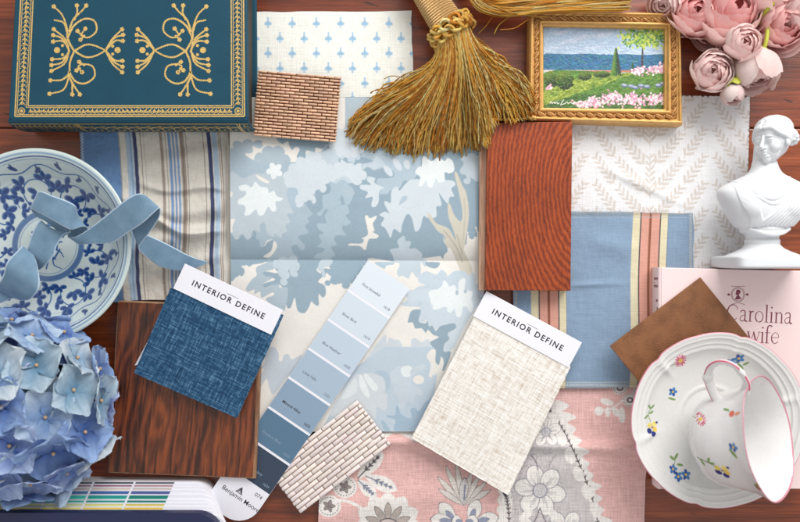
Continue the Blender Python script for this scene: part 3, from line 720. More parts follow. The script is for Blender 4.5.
flower(540, 490.5, 25, 6, .2); flower(546, 432, 15, 5, .9); flower(565, 530, 20, 5, .3); flower(528, 538, 20, 5, .8)
cv.stroke([(531, 455), (536, 462), (538, 470)], 1, (120, 110, 120)); cv.stroke([(556, 455), (551, 462), (549, 468)], 1, (170, 160, 165))
for s_ in (-1, 1): cv.ell(540+s_*14, 515, 9, 4, WH, s_*.8); cv.stroke([(540, 508), (540+s_*6, 522), (540+s_*16, 530)], 1.2, (130, 120, 130))
# curling acanthus bloom
def petal_c(x0, y0, x1, y1, w, fill=WH, line=BKL, lw=.9):
    a = np.array([x0, y0]); b = np.array([x1, y1]); d = b-a; L = np.linalg.norm(d); nn = np.array([-d[1], d[0]])/L
    for ww, c in ((w+lw, line), (w, fill)):
        cv.poly([a-d/L*(ww-w)*.6, a+d*.3+nn*ww*.42, a+d*.7+nn*ww*.5, b+d/L*(ww-w)*.9, a+d*.7-nn*ww*.5, a+d*.3-nn*ww*.42], c, smooth=5)
for (x1, y1, w) in ((438, 477, 5), (446, 466, 5), (439, 489, 5), (456, 462, 5), (490, 490, 5.5), (486, 482, 5), (480, 474, 5), (472, 470, 5)):
    petal_c(463, 505, x1, y1, w, (226, 218, 212))
petal_c(462, 503, 465, 478, 8, (214, 210, 208)); cv.stroke([(464, 500), (465, 485)], 1.5, (130, 135, 155), .5)
for (x0, x1, y1) in ((455, 440, 503), (470, 478, 500), (452, 431, 519), (476, 498, 517), (462, 452, 522), (466, 478, 522)):
    petal_c(x0, 522, x1, y1, 13); petal_c(x0, 521, x0+(x1-x0)*.6, 522+(y1-522)*.6, 5, (150, 156, 178), (90, 90, 105), .5)
# five-petal rose at the lower left, sprig and buds
for k in range(7):
    t = -PI+k*PI/6; petal_c(388+6*math.cos(t), 526+6*math.sin(t), 388+34*math.cos(t), 528+36*math.sin(t), 17, WH, WH, 0)
for k in range(5):
    t = -PI*.86+k*PI*.72/4; petal_c(388+5*math.cos(t), 526+5*math.sin(t), 388+24*math.cos(t), 528+25*math.sin(t), 6, (190, 178, 172), BKL, 1)
cv.ell(388, 525, 10, 7, BKL); cv.ell(388, 525, 8.8, 6, (214, 200, 196))
for (cx, cy) in ((345, 487), (329, 506)):
    cv.ell(cx, cy, 12, 11, WH)
    for k in range(22): cv.ell(cx+9.5*math.cos(k*.286), cy+8.7*math.sin(k*.286), .6, .6, BKL)
    for k in range(5): petal_c(cx, cy, cx+6*math.cos(k*1.25), cy+6*math.sin(k*1.25), 3, (150, 140, 138), BKL, .8)
for (x0, y0, x1, y1, w, g_) in ((358, 478, 383, 452, 14, (96, 92, 100)), (366, 476, 397, 490, 14, (130, 135, 155)), (358, 480, 376, 497, 12, (130, 135, 155))):
    petal_c(x0, y0, x1, y1, w, WH, WH, 0)
    cv.stroke([(x0, y0), (x1-(x1-x0)*.15, y1-(y1-y0)*.15)], 1.2, g_, .5, smooth=0)
    for f in (.3, .45, .6, .75):
        p = np.array([x0+(x1-x0)*f, y0+(y1-y0)*f]); t = math.atan2(y1-y0, x1-x0)
        for s_ in (-1, 1): cv.stroke([p, p+4.5*(1.2-f)*np.array([math.cos(t+s_*.6), math.sin(t+s_*.6)])], 1.6, g_, .6, smooth=0)
cv.stroke([(336, 500), (350, 502), (368, 512)], 3, WH); cv.stroke([(340, 470), (362, 455), (392, 428), (420, 436)], 6, WH, 14)
# pale sprig top right
for (x, y, a, l_, w) in ((599, 411, 0, 4.5, 4.5), (607, 402, .3, 7, 3.2), (616, 412, 1.0, 5, 3.2), (622, 415, 1.5, 8, 3.4), (608, 412, 1.6, 5, 2.6)):
    cv.ell(x, y, l_, w, WH, a)
cv.stroke([(600, 411), (612, 408), (622, 401), (626, 396)], 1.6, WH)
for (cx, cy) in ((620, 388), (630, 400), (640, 392)):
    cv.ell(cx, cy, 7.5, 6.5, WH); cv.ell(cx, cy, 3.6, 3, (120, 112, 120)); cv.ell(cx, cy, 1.6, 1.4, WH)
    for k in range(18): cv.ell(cx+6.2*math.cos(k*.35), cy+5.4*math.sin(k*.35), .5, .5, BKL)
X, Y = cv.XY(); cv.mul(.95+.09*(fbm(X/.7, Y/.7, 71, 1)))
def pk_z(x, y):
    r = 6.5*np.exp(-((y-442-.03*(x-400))/6)**2)+5.5*np.exp(-((y-452-.05*(x-560))/6)**2)*np.clip((x-500)/50, 0, 1)*0+3*fbm(x/45, y/30, 41)
    r = r*np.clip((y-384)/14, .2, 1)
    r = r+3.5*np.exp(-((y-500+.2*(x-400))/16)**2)
    return (r+1)*K+.0003
def pk_edge(U, Vv):
    dx = 5*np.sin(PI*np.clip(Vv*1.3, 0, 1))*(U-.0)*.8+1.2*(vnoise(Vv*14, Vv*0, 4)-.5)*(2*U-1)
    return U, Vv, dx*np.clip(U*2-1, 0, 1), 0*U
o = sheet('pink_toile', cv, [(323, 392), (640, 383), (645, 556), (317, 556)], 2.0, pk_z, M['vlinen'], edge=pk_edge, thick=.0007)
tag(o, 'rose pink toile linen printed with grey and white flowers, at the bottom edge', 'fabric')

# ------------------------------------------------------------ blue cloth with cream and coral stripes
cv = Canvas(506, 200, 702, 396, 2.2, (136, 159, 184))
X, Y = cv.XY(); cv.mul(.93+.12*(fbm(X/1.0, Y/20, 1)+fbm(X/20, Y/1, 2)))
sh = lambda X, Y: -(Y-215)*.018+.8*np.sin(Y/25)
for o_ in (0, -99.5):
    for a, b, c in ((632.5, 640, (226, 216, 184)), (640, 641.2, (58, 52, 66)), (641.2, 659.6, (222, 164, 148)), (649, 651.4, (146, 92, 70)), (659.6, 660.8, (58, 52, 66)), (660.8, 667.6, (226, 216, 184)), (667.6, 668.2, (110, 130, 150))):
        cv.xstripe(a+o_, b+o_, c, shift=sh)
for k in range(90):
    x = 510+k*2.2; cv.stroke([(x, 212.2), (x+1.1, 215)], .6, (196, 192, 176), smooth=0); cv.stroke([(x, 384.4), (x+1.3, 387)], .6, (214, 204, 176), smooth=0)
    y = 213+k*2.0; cv.stroke([(689.5, y), (692, y+.9)], .6, (206, 200, 180), smooth=0); cv.stroke([(514.5, y), (517, y+.9)], .6, (206, 200, 180), smooth=0)
cv.stroke([(510, 217), (694, 217.5)], .5, (170, 180, 190), smooth=0); cv.stroke([(510, 382.2), (694, 382.4)], .5, (214, 204, 176), smooth=0)
X, Y = cv.XY(); cv.mul(.96+.07*fbm(X/.8, Y/.8, 15, 1))
def bs_z(x, y):
    r = 3*fbm(x/34, y/34, 51)+1.6*np.exp(-((y-284+.05*(x-600))/3)**2)*np.exp(-((x-590)/28)**2)+2.5*np.exp(-((y-245-.2*(x-610))/10)**2)*np.exp(-((x-610)/20)**2)
    d = np.minimum(np.abs(y-212.5), np.abs(y-386)); d = np.minimum(d, np.abs(x-690.5)); r = r+1.1*np.exp(-(d/2.2)**2)
    return (r+1.6)*K+.0022+.0035*np.clip(1-np.abs(y-330)/80, 0, 1)*0
def bs_edge(U, Vv):
    return U, Vv, 1.6*(vnoise(Vv*9, Vv*0, 4)-.5)*(2*U-1)**5, 1.2*(vnoise(U*12, U*0, 8)-.5)*np.abs(2*Vv-1)**5
o = sheet('striped_fabric', cv, [(512.5, 210.5), (693.5, 213.5), (694, 388), (514, 388)], 2.0, bs_z, M['vcloth'], edge=bs_edge, thick=.0008)
tag(o, 'blue cloth with coral and cream stripes and stitched hems beside the pink book', 'cloth')
# ------------------------------------------------------------ teal gilt book
def teal_book():
    zt, zb = .046, .001
    t = thing('gilt_book', 'large teal hardback book with gold stamped scrolls and border, top left corner', 'book', W(128, 20, 0))
    def bx(name, pts, z0, z1, mat, bw=.0006, zref=None, parent=t):
        mb = MB(); prism(mb, pts, z0, z1, zref); o = build(name, mb, mat, parent, smooth=True)
        return bevel(o, bw, 3)
    bx('front_cover', [(17.5, -55), (247, -55), (248.5, 118.5), (8.5, 119)], zt-.003, zt, M['teal'], .0012)
    bx('back_cover', [(17.5, -55), (247, -55), (248.5, 118.5), (8.5, 119)], zb, zb+.003, M['teal'], .0012, zt)
    bx('page_block', [(22, -50), (242.5, -50), (243.5, 118), (14, 118)], zb+.003, zt-.003, M['pages'], .0003, zt)
    # rounded spine along the lower long edge, with hinge groove
    prof = []
    for a in np.linspace(0, 1, 25):
        ang = PI/2-a*PI; prof.append((118.5+7.5*max(0, math.cos(ang))**.55, (zt+zb)/2+((zt-zb)/2-.0002)*math.sin(ang)))
    x = np.linspace(8.0, 248.3, 160); rows = []
    for y, z in prof:
        sag = .00018*0
        P = W(x, y, zt); P[:, 2] = z; rows.append(P)
    V = np.array(rows).reshape(-1, 3); mb = MB(); mb.add(V, gridq(160, 25)[:, ::-1])
    # spine end caps
    for e in (0, 159):
        ring = V.reshape(25, 160, 3)[:, e]; c = ring.mean(0); mb.add(np.vstack([ring, c]), None, [[i, i+1, 25] if e else [i+1, i, 25] for i in range(24)])
    sp = build('spine', mb, M['teal'], t)
    # hinge groove line: a recess shown by a raised ridge either side
    mb = MB()
    P = W(np.linspace(9, 248.5, 60), 119.2, zt); P[:, 2] = zt-.0007; tube(mb, P, .0009, 8)
    build('hinge_ridge', mb, M['teal'], t)
    # gold stamping
    G = Flat(zt+.00006, 3e-6)
    def s2(p): return [(a/3.07, b/3.07) for a, b in p]
    # border, in cover-aligned coordinates
    def q(u, v):  # u 0..1 across at y, v px y
        xl = 17.5+(8.5-17.5)*(v+55)/174; xr = 247+(1.5)*(v+55)/174
        return xl+(xr-xl)*u, v
    def bx_(u, v): return q(u, v)
    wdt = 238.0
    def L(u0, v0, u1, v1, w):
        a = q(u0, v0); b = q(u1, v1); G.strip([a, ((a[0]+b[0])/2, (a[1]+b[1])/2), b], w, smooth=0)
    uL = [.026, .034, .071, .079]; uR = [.983, .975, .938, .930]
    for i, (a, b) in enumerate(zip(uL, uR)):
        v = [116.3, 114.6, 107.4, 105.8][i]
        w_ = (1.3, .7, .7, 1.1)[i]; L(a, -50, a, v, w_); L(b, -50, b, v, w_); L(a, v, b, v, w_)
    rr = random.Random(3)
    # guilloche: little rosettes and hooks filling the band
    def orn(x, y, horiz):
        for k in range(3):
            a = k*2.1+rr.random()
            G.dot(x+1.8*math.cos(a), y+1.8*math.sin(a), 1.05, .6, a, 6)
        pts = [(x+(2.1-.25*j)*math.cos(j*.9), y+(2.1-.25*j)*math.sin(j*.9)) for j in range(7)]
        G.strip(pts, .7, .5, 3)
        G.dot(x, y, .95, n=8)
    n = 46
    for k in range(n):
        u = .082+(.93-.082)*(k+.5)/n; x, y = q(u, 111.0); orn(x, y, 1)
        for dy in (-2.6, 2.6): G.dot(x+2.2, y+dy, .55, n=6)
    for k in range(34):
        v = 105-(k+.5)*4.55
        for u in (.0525, .9565):
            x, y = q(u, v); orn(x, y, 0)
            for dx in (-2.9, 2.9): G.dot(x+dx, y+2.1, .55, n=6)
    for u in (.0525, .9565):
        x, y = q(u, 111); G.strip([(x+3.1*math.cos(a), y+3.1*math.sin(a)) for a in np.linspace(0, 2*PI, 24)], .9, smooth=0); G.dot(x, y, 1.6, n=12)
        for k in range(2): pass
    # scroll ornaments (four-fold, beaded)
    def bead(pts, w0=1.9, w1=1.5, sm=8):
        P = catmull(np.array(pts, float), sm); d = np.concatenate([[0], np.cumsum(np.linalg.norm(np.diff(P, axis=0), axis=1))])
        G.strip(P, w0*.8, w1*.75, 0)
        m = int(d[-1]/2.05)+1
        for k in range(m+1):
            s_ = d[-1]*k/m; x = np.interp(s_, d, P[:, 0]); y = np.interp(s_, d, P[:, 1]); ww = w0+(w1-w0)*k/m
            G.dot(x, y, ww*.72, ww*.6, k*1.1, 6)
    def star(x, y, r=2.5):
        for k in range(5): G.dot(x+r*.55*math.cos(k*1.257), y+r*.55*math.sin(k*1.257), r*.42, n=6)
        G.dot(x, y, r*.45, n=6)
    def motif(mx, sgn):
        # coordinates measured from the ornament's inner cross at (75,50)
        def T(p): return [(mx+sgn*(a/3.07-75), b/3.07) for a, b in p]
        for pts, e in (
            ([(228, 157), (208, 120), (205, 85), (190, 45), (165, 20)], 1), ([(228, 157), (212, 130), (206, 100), (195, 70), (168, 62)], 0),
            ([(228, 157), (215, 190), (212, 230), (195, 275), (152, 288)], 1), ([(215, 225), (190, 245), (155, 247)], 1),
            ([(212, 95), (225, 60), (250, 35), (265, 17)], 1), ([(228, 60), (237, 40), (236, 17)], 1),
            ([(210, 110), (228, 78), (260, 58), (290, 65), (296, 95), (272, 115), (250, 108), (262, 88)], 1), ([(250, 108), (238, 95)], 1), ([(258, 110), (247, 122)], 1),
            ([(212, 222), (232, 250), (262, 256), (290, 235), (285, 205), (258, 197), (240, 205), (252, 222)], 1), ([(258, 200), (243, 190)], 1), ([(245, 210), (235, 216)], 1),
            ([(212, 235), (225, 260), (245, 290)], 1), ([(222, 255), (222, 290)], 1),
            ([(228, 157), (262, 138), (290, 140), (325, 155)], 0), ([(228, 157), (262, 175), (292, 172), (325, 155)], 0),
            ([(325, 155), (345, 120), (375, 90)], 1), ([(328, 148), (350, 118), (378, 107)], 1), ([(332, 145), (355, 125), (377, 126)], 1),
            ([(325, 155), (345, 195), (375, 222)], 1), ([(328, 162), (350, 190), (376, 205)], 1), ([(332, 165), (352, 185), (376, 187)], 1),
            ([(212, 157), (200, 120), (165, 90)], 1), ([(208, 145), (190, 118), (163, 108)], 1), ([(208, 140), (190, 126), (163, 128)], 1),
            ([(212, 157), (198, 195), (158, 218)], 1), ([(208, 165), (190, 192), (158, 200)], 1), ([(206, 170), (190, 180), (160, 182)], 1)):
            P = T(pts); bead(P)
            if e: star(*P[-1])
        for (a, b) in ((175, 154), (361, 154)):
            x, y = T([(a, b)])[0]; G.dot(x, y, 3.1, n=14)
        for (a, b) in ((192, 140), (192, 168), (346, 142), (346, 166)):
            x, y = T([(a, b)])[0]; star(x, y, 1.8)
    motif(75, 1); motif(185, -1)
    build('gold_stamping', G.mb, M['gilt'], t, smooth=False)
    # gold tooling on the spine
    G2 = Flat(0, 0, lambda P, z: sppt(P))
    pr = np.array(prof); ss = np.linspace(0, 1, 25)
    def sppt(P):  # P: (x layout, s along profile 0..1)
        y = np.interp(P[:, 1], ss, pr[:, 0])+.25; z = np.interp(P[:, 1], ss, pr[:, 1])+.0002
        Q = W(P[:, 0], y, zt); Q[:, 2] = z; return Q
    def sl(x0, s0, x1, s1, w):
        a = np.array([[x0, s0], [(x0+x1)/2, (s0+s1)/2], [x1, s1]]);
        d = a[2]-a[0]; V = []
        if abs(d[0]) > .5:
            xs = np.linspace(x0, x1, max(3, int(abs(d[0])/2))); s_ = np.linspace(s0, s1, len(xs))
            V = np.stack([np.repeat(xs, 2), np.repeat(s_, 2)+np.tile([w*.012, -w*.012], len(xs))], -1)
        else:
            s_ = np.linspace(s0, s1, 14); V = np.stack([np.repeat([x0]*14, 2)+np.tile([w*.5, -w*.5], 14), np.repeat(s_, 2)], -1)
        m = len(V)//2; i = np.arange(m-1)*2
        G2.mb.add(sppt(V), np.stack([i, i+1, i+3, i+2], -1))
    sl(9, .15, 248, .15, 1.0); sl(9, .34, 248, .34, .7); sl(9, .9, 248, .9, 1)
    x = 12.0; rr = random.Random(8)
    while x < 246:
        big = (80 < x < 232)
        if big:
            for ph in np.linspace(0, 2*PI, 16, endpoint=False):
                a = (x+5.2*math.cos(ph), .46+.16*math.sin(ph)); b = (x+5.2*math.cos(ph+.4), .46+.16*math.sin(ph+.4))
                V = np.array([[a[0], a[1]+.017], [a[0], a[1]-.017], [b[0], b[1]+.017], [b[0], b[1]-.017]])
                G2.mb.add(sppt(V), [[0, 1, 3, 2]])
            sl(x-1.4, .46, x+1.4, .46, 2.6); sl(x+6, .24, x+6, .66, 1.0)
            for d in (-4, 4): sl(x+d, .24, x+d+1.2, .28, 1.4)
            x += 11.5
        else:
            sl(x, .2, x, .3, 1.2); sl(x+2, .25, x+4, .25, 1.3)
            if rr.random() < .5: sl(x+1, .4, x+1, .62, .8)
            x += 5.0
    for xx in (74, 76, 236, 238.5): sl(xx, .16, xx, .9, .9)
    build('spine_tooling', G2.mb, M['gilt'], t, smooth=False)
teal_book()

# ------------------------------------------------------------ pink book
def pink_book():
    zt, zb = .0235, .0045
    pk = plain('pink book cloth', (240, 216, 216), .6, var=.02, bs=1500, bd=.00006)
    fo = plain('plum foil', (132, 62, 84), .4, .3, bd=0)
    t = thing('pink_book', 'pale pink hardback book with plum title lettering under the saucer and brown swatch', 'book', W(740, 380, 0))
    C4 = [(661, 267.5), (812, 271), (812, 489), (661, 489)]
    for nm, z0, z1 in (('front_cover', zt-.0026, zt), ('back_cover', zb, zb+.0026)):
        mb = MB(); prism(mb, C4, z0, z1, zt); bevel(build(nm, mb, pk, t), .0008, 3)
    mb = MB(); prism(mb, [(664, 272), (809, 275), (809, 485), (664, 485)], zb+.0026, zt-.0026, zt)
    build('page_block', mb, plain('cream pages', (214, 200, 184), .8, vs=900, var=.15), t, smooth=False)
    prof = [(661-3.5*max(0, math.cos(a))**.5, (zt+zb)/2+(zt-zb)/2*math.sin(a)) for a in np.linspace(PI/2, -PI/2, 17)]
    ys = np.linspace(267.5, 489, 40); V = []
    for x, z in prof:
        P = W(np.full(40, x), ys, zt); P[:, 2] = z; V.append(P)
    mb = MB(); A = np.array(V); mb.add(A.reshape(-1, 3), gridq(40, 17))
    for e in (0, 39):
        ring = A[:, e]; mb.add(np.vstack([ring, ring.mean(0)]), None, [[i, i+1, 17] if not e else [i+1, i, 17] for i in range(16)])
    build('spine', mb, pk, t)
    F = Flat(zt+.00008, 2e-6)
    def g(pts, w, w1=None, sm=5): F.strip(pts, w, w1, sm)
    R = math.radians(3.0); cr, sr = math.cos(R), math.sin(R)
    def word(strokes, ox, oy, s):
        # each stroke: list of points in em units (x right, y up), width start, width end
        for pts, w0, w1 in strokes:
            P = [(ox+s*(a*cr+b*sr), oy+s*(a*sr-b*cr)) for a, b in pts]
            g(P, w0*s, w1*s)
    TH, TN = .12, .045
    def arc(cx, cy, rx, ry, a0, a1, n=9): return [(cx+rx*math.cos(math.radians(a0+(a1-a0)*k/n)), cy+ry*math.sin(math.radians(a0+(a1-a0)*k/n))) for k in range(n+1)]
    def Lc(ch):
        S = []
        if ch == 'C': S = [(arc(.55, .75, .5, .72, 40, 180, 10), .05, TH), (arc(.55, .75, .5, .72, 180, 320, 10), TH, .05), ([(.95, 1.25), (.96, 1.02)], .05, .05)]; w = 1.15
        elif ch == 'a': S = [([(.08, .8), (.2, .97), (.42, .97), (.52, .8), (.52, .15), (.62, .0), (.72, .05)], .07, TH), ([(.52, .58), (.2, .48), (.06, .25), (.16, .02), (.36, .02), (.52, .2)], TN, .08)]; w = .76
        elif ch == 'r': S = [([(.2, 0), (.2, .97)], TH, TH), ([(.04, .92), (.2, .98)], TN, TN), ([(.2, .65), (.32, .9), (.5, .95)], TN, .13), ([(.04, .01), (.38, .01)], TN, TN)]; w = .58
        elif ch == 'o': S = [(arc(.42, .48, .36, .49, 90, 270), TN, TN), (arc(.42, .48, .33, .47, 120, 240), TN, TH), (arc(.42, .48, .36, .49, -90, 90), TH*.8, TN)]; w = .88
        elif ch == 'l': S = [([(.2, 0), (.2, 1.62)], TH, TH), ([(.04, 1.57), (.2, 1.63)], TN, TN), ([(.03, .01), (.38, .01)], TN, TN)]; w = .42
        elif ch == 'i': S = [([(.2, 0), (.2, .97)], TH, TH), ([(.04, .92), (.2, .98)], TN, TN), ([(.03, .01), (.38, .01)], TN, TN), ([(.13, 1.38), (.27, 1.38)], .13, .13)]; w = .42
        elif ch == 'n': S = [([(.2, 0), (.2, .97)], TH, TH), ([(.04, .92), (.2, .98)], TN, TN), ([(.2, .7), (.38, .93), (.58, .93), (.7, .72), (.7, 0)], TN, TH), ([(.04, .01), (.36, .01)], TN, TN), ([(.54, .01), (.86, .01)], TN, TN)]; w = .92
        elif ch == 'w': S = [([(.1, .97), (.36, .02)], TH, TH), ([(.36, .02), (.62, .9)], TN, TN), ([(.6, .97), (.86, .02)], TH, TH), ([(.86, .02), (1.12, .95)], TN, TN), ([(0, .96), (.25, .96)], TN, TN), ([(1, .96), (1.22, .96)], TN, TN)]; w = 1.22
        elif ch == 'f': S = [([(.2, 0), (.2, 1.2), (.3, 1.55), (.52, 1.6), (.62, 1.48)], TH, .08), ([(.02, .95), (.44, .95)], TN, TN), ([(.04, .01), (.4, .01)], TN, TN)]; w = .52
        elif ch == 'e': S = [([(.12, .55), (.7, .55), (.66, .85), (.42, .98), (.16, .8), (.08, .48), (.18, .12), (.44, 0), (.7, .18)], TN, .06), (arc(.42, .49, .32, .47, 130, 235), TN, TH)]; w = .78
        return S, w
    def write(txt, x, y, s, gap=.06):
        for ch in txt:
            S, w = Lc(ch); word(S, x, y, s); x += (w+gap)*s*cr; y += (w+gap)*s*sr
    write('Carolina', 726.5, 320.2, 10.8, .03)
    write('wife', 746.5, 342.0, 11.0, .0)
    # cameo medallion
    cx, cy = 738, 294.5
    F.strip([(cx+6.6*math.cos(a), cy+7.2*math.sin(a)) for a in np.linspace(0, 2*PI, 40)], .45, smooth=0)
    F.strip([(cx+5.6*math.cos(a), cy+6.2*math.sin(a)) for a in np.linspace(0, 2*PI, 40)], .3, smooth=0)
    for s_ in (-1, 1):
        F.dot(cx+s_*9.3, cy, 1.3, n=8); F.strip([(cx+s_*6.8, cy), (cx+s_*10.6, cy)], .5, smooth=0)
        F.strip([(cx-7, cy+s_*9.2+1), (cx, cy+s_*8.2), (cx+7, cy+s_*9.2+1)], .4)
    F.fan([(cx-1.4, cy-4.5), (cx+.8, cy-5), (cx+2.4, cy-3.6), (cx+2.2, cy-1.4), (cx+1, cy-.2), (cx+1, cy+1.6), (cx+3, cy+4.2), (cx-3, cy+5), (cx-.8, cy+2.2), (cx-1.2, cy+.4), (cx-2.4, cy), (cx-2.1, cy-1.6)], 4)
    build('cover_lettering', F.mb, fo, t, smooth=False)
    # spine lettering runs down the spine
    F = Flat(0, 0, lambda P, z: spn(P))
    def spn(P):
        x = np.interp(P[:, 0], np.linspace(0, 1, 17), [p[0] for p in prof])-.2; zz = np.interp(P[:, 0], np.linspace(0, 1, 17), [p[1] for p in prof])+.0001
        Q = W(x, P[:, 1], zt); Q[:, 2] = zz; return Q
    rr = random.Random(2)
    for y, txt in ((279, 6), (286.5, 6), (301, 3), (309, 2)):
        for k in range(txt):
            s0 = .17+k*.055
            q = [(s0, y+(.8 if k % 3 == 1 else 0)), (s0+.028, y-1.6), (s0+.03, y+1.2)]
            P = np.array(q); V = []
            for a in P: V += [[a[0]-.009, a[1]], [a[0]+.009, a[1]]]
            F.mb.add(spn(np.array(V)), [[0, 1, 3, 2], [2, 3, 5, 4]])
    V = np.array([[.15, 282.5], [.5, 282.5], [.5, 283.2], [.15, 283.2]]); F.mb.add(spn(V), [[0, 1, 2, 3]])
    build('spine_lettering', F.mb, fo, t, smooth=False)
pink_book()

# ------------------------------------------------------------ hanging swatch cards
def rect(a, ux, w, h):
    ux = np.array(ux); uy = np.array([-ux[1], ux[0]]); a = np.array(a)
    return [a, a+ux*w, a+ux*w+uy*h, a+uy*h]
GROUPS = {}
def swatch_card(name, label, tag_tl, tag_tr, tag_h, fab, z, fmat, ghost):
    t = thing(name, label, 'fabric sample', W(tag_tl[0], tag_tl[1], 0))
    a = np.array(tag_tl, float); b = np.array(tag_tr, float); w = np.linalg.norm(b-a); ux = (b-a)/w; uy = np.array([-ux[1], ux[0]])
    # cloth, with frayed, slightly uneven cut edges
    fab = np.array(fab, float); n1 = 70
    mb = MB()
    def ew2(U, V):
        n = .5*(vnoise(V*60, V*0, 7)-.5)*np.sign(U-.5)*np.abs(2*U-1)**12
        return U, V, n, .5*(vnoise(U*60, U*0, 9)-.5)*np.abs(2*V-1)**12
    cl = sheet('cloth', None, fab, .9, lambda x, y: z+.0012+K*1.0*fbm(x/30, y/30, 5)+K*3.0*np.exp(-np.hypot(x-fab[2][0], y-fab[2][1])/11)+K*2.2*np.exp(-np.hypot(x-fab[3][0], y-fab[3][1])/8), fmat, t, edge=ew2, thick=.0022)
    c = fab.mean(0)
    mb = MB(); prism(mb, ghost, z-.0022, z-.0006, z+.002); bevel(build('backing_card', mb, M['white_card'], t), .0002, 1)
    mb = MB(); prism(mb, [a, a+ux*w, a+ux*w+uy*tag_h, a+uy*tag_h], z+.0038, z+.0046, z+.0042); bevel(build('title_flap', mb, M['white_card'], t), .0002, 2)
    # folded edge of the flap
    zt = z+.00468
    s = 10.4
    probe, T, L = text_mesh('INTERIOR DEFINE', s, zt, (0, 0), (1, 0), 1.28)
    want = w*.735; s *= want/L
    org = a+ux*w*.135+uy*(tag_h*.5+s*.36)
    V, T, L = text_mesh('INTERIOR DEFINE', s, zt, org, ux, 1.28, bold=.022)
    mb = MB(); mb.add(V, None, T)
    p = a+ux*w*.47+uy*(tag_h*.5-s*.62); q = p+ux*w*.115; e = uy*.35
    mb.add(W([p[0], q[0], q[0]+e[0], p[0]+e[0]], [p[1], q[1], q[1]+e[1], p[1]+e[1]], zt), [[3, 2, 1, 0]])
    build('title_lettering', mb, M['ink'], t, smooth=False)
    return t
blue_lin = linen('blue chenille weave', (16, 44, 72), (36, 78, 112), (92, 132, 164), .44, 1100, .0006)
cream_lin = linen('oatmeal basket weave', (200, 184, 168), (234, 229, 222), (248, 247, 245), .51, 900, .0009, .5)
swatch_card('swatch_card', 'dark blue fabric sample with white INTERIOR DEFINE flap, left of the paint strip', (185, 263.5), (283, 310), 27.5,
            [(170.5, 288), (283.5, 315), (237, 418), (134, 373)], .0205, blue_lin, [(186, 268), (280, 312), (272, 332), (133.5, 366)])
swatch_card('swatch_card', 'oatmeal woven fabric sample with white INTERIOR DEFINE flap, below the reddish wood block', (486.5, 291), (582, 342.5), 28.5,
            [(475, 315), (571, 366), (508, 495), (411.5, 438)], .0125, cream_lin, [(489, 296), (576, 344), (562, 372), (500, 460), (420, 430)])

# ------------------------------------------------------------ paint strip
def paint_strip():
    t = thing('paint_strip', 'long paint colour strip grading from pale to navy blue, laid diagonally over the wallpaper', 'paint sample', W(310, 390, 0))
    d = np.array([-.5625, .8268]); n = np.array([.8268, .5625]); o = np.array([368.0, 260.2]); w = 50.5; L = 292
    z = .0113
    pts = [o, o+n*w]
    # rounded lower right corner
    for a in np.linspace(0, PI/2, 9):
        r = 24; c = o+d*(L-r)+n*(w-r); pts.append(c+n*r*math.cos(a)+d*r*math.sin(a))
    pts.append(o+d*L)
    mb = MB(); prism(mb, pts, z-.0007, z); build('card', mb, M['white_card'], t, smooth=False)
    cols = [(220, 229, 238), (207, 219, 230), (190, 205, 220), (167, 186, 205), (137, 160, 183), (84, 117, 144), (48, 63, 84)]
    e = [0, 35.6, 71.1, 106.2, 141.3, 177.2, 213.4, 249]
    names = [('First Snowfall', '1618'), ('Silver Bird', '1619'), ('Blue Heather', '1620'), ('Little Falls', '1621'), ('Mineral Alloy', '1622'), ('Province Blue', '1623'), ('Westcott Navy', '1624')]
    for i, c in enumerate(cols):
        a0 = e[i]+(0 if i == 0 else 1.3); a1 = e[i+1]-(1.2 if i < 6 else 0)
        q = [o+d*a0+n*.15, o+d*a0+n*(w-.15), o+d*a1+n*(w-.15), o+d*a1+n*.15]
        mb = MB(); prism(mb, q, z-.0001, z+.00008, z)
        chip = build('colour_chip', mb, plain('paint '+names[i][0], c, .55, var=.012, bd=.00003), t, smooth=False)
        ink = M['greyink'] if i < 4 else (M['ink'] if i == 4 else (M['paleink']))
        mb = MB()
        V, T, l_ = text_mesh(names[i][0], 4.0, z+.00013, o+d*(a1-10.5)+n*8.5, n, 1.0, bold=.012); mb.add(V, None, T)
        V, T, l_ = text_mesh(names[i][1], 3.8, z+.00013, o+d*(a1-4)+n*38.5, n, 1.0, bold=.012); mb.add(V, None, T)
        build('chip_lettering', mb, ink, chip, smooth=False)
    mb = MB()
    V, T, l_ = text_mesh('Benjamin Moore', 6.6, z+.00006, o+d*271+n*7, n, 1.0, bold=.004); mb.add(V, None, T)
    V, T, l_ = text_mesh('074', 5.6, z+.00006, o+d*258.5+n*38, n, 1.0); mb.add(V, None, T)
    F = Flat(z+.00006, 2e-6); c = o+d*262+n*24
    for k in range(4):
        F.strip([c-n*(3.6-k*.9)+d*(3-k*.1), c-d*(3.4-k*.5)+n*.2*k], .45, smooth=0)
        F.strip([c+n*(3.6-k*.9)+d*(3-k*.1), c-d*(3.4-k*.5)+n*.2*k], .45, smooth=0)
    F.strip([c-n*4+d*3.2, c+n*4+d*3.2], .5, smooth=0)
    mb.add(np.concatenate(F.mb.V), np.concatenate(F.mb.Q))
    build('maker_lettering', mb, M['ink'], t, smooth=False)
paint_strip()

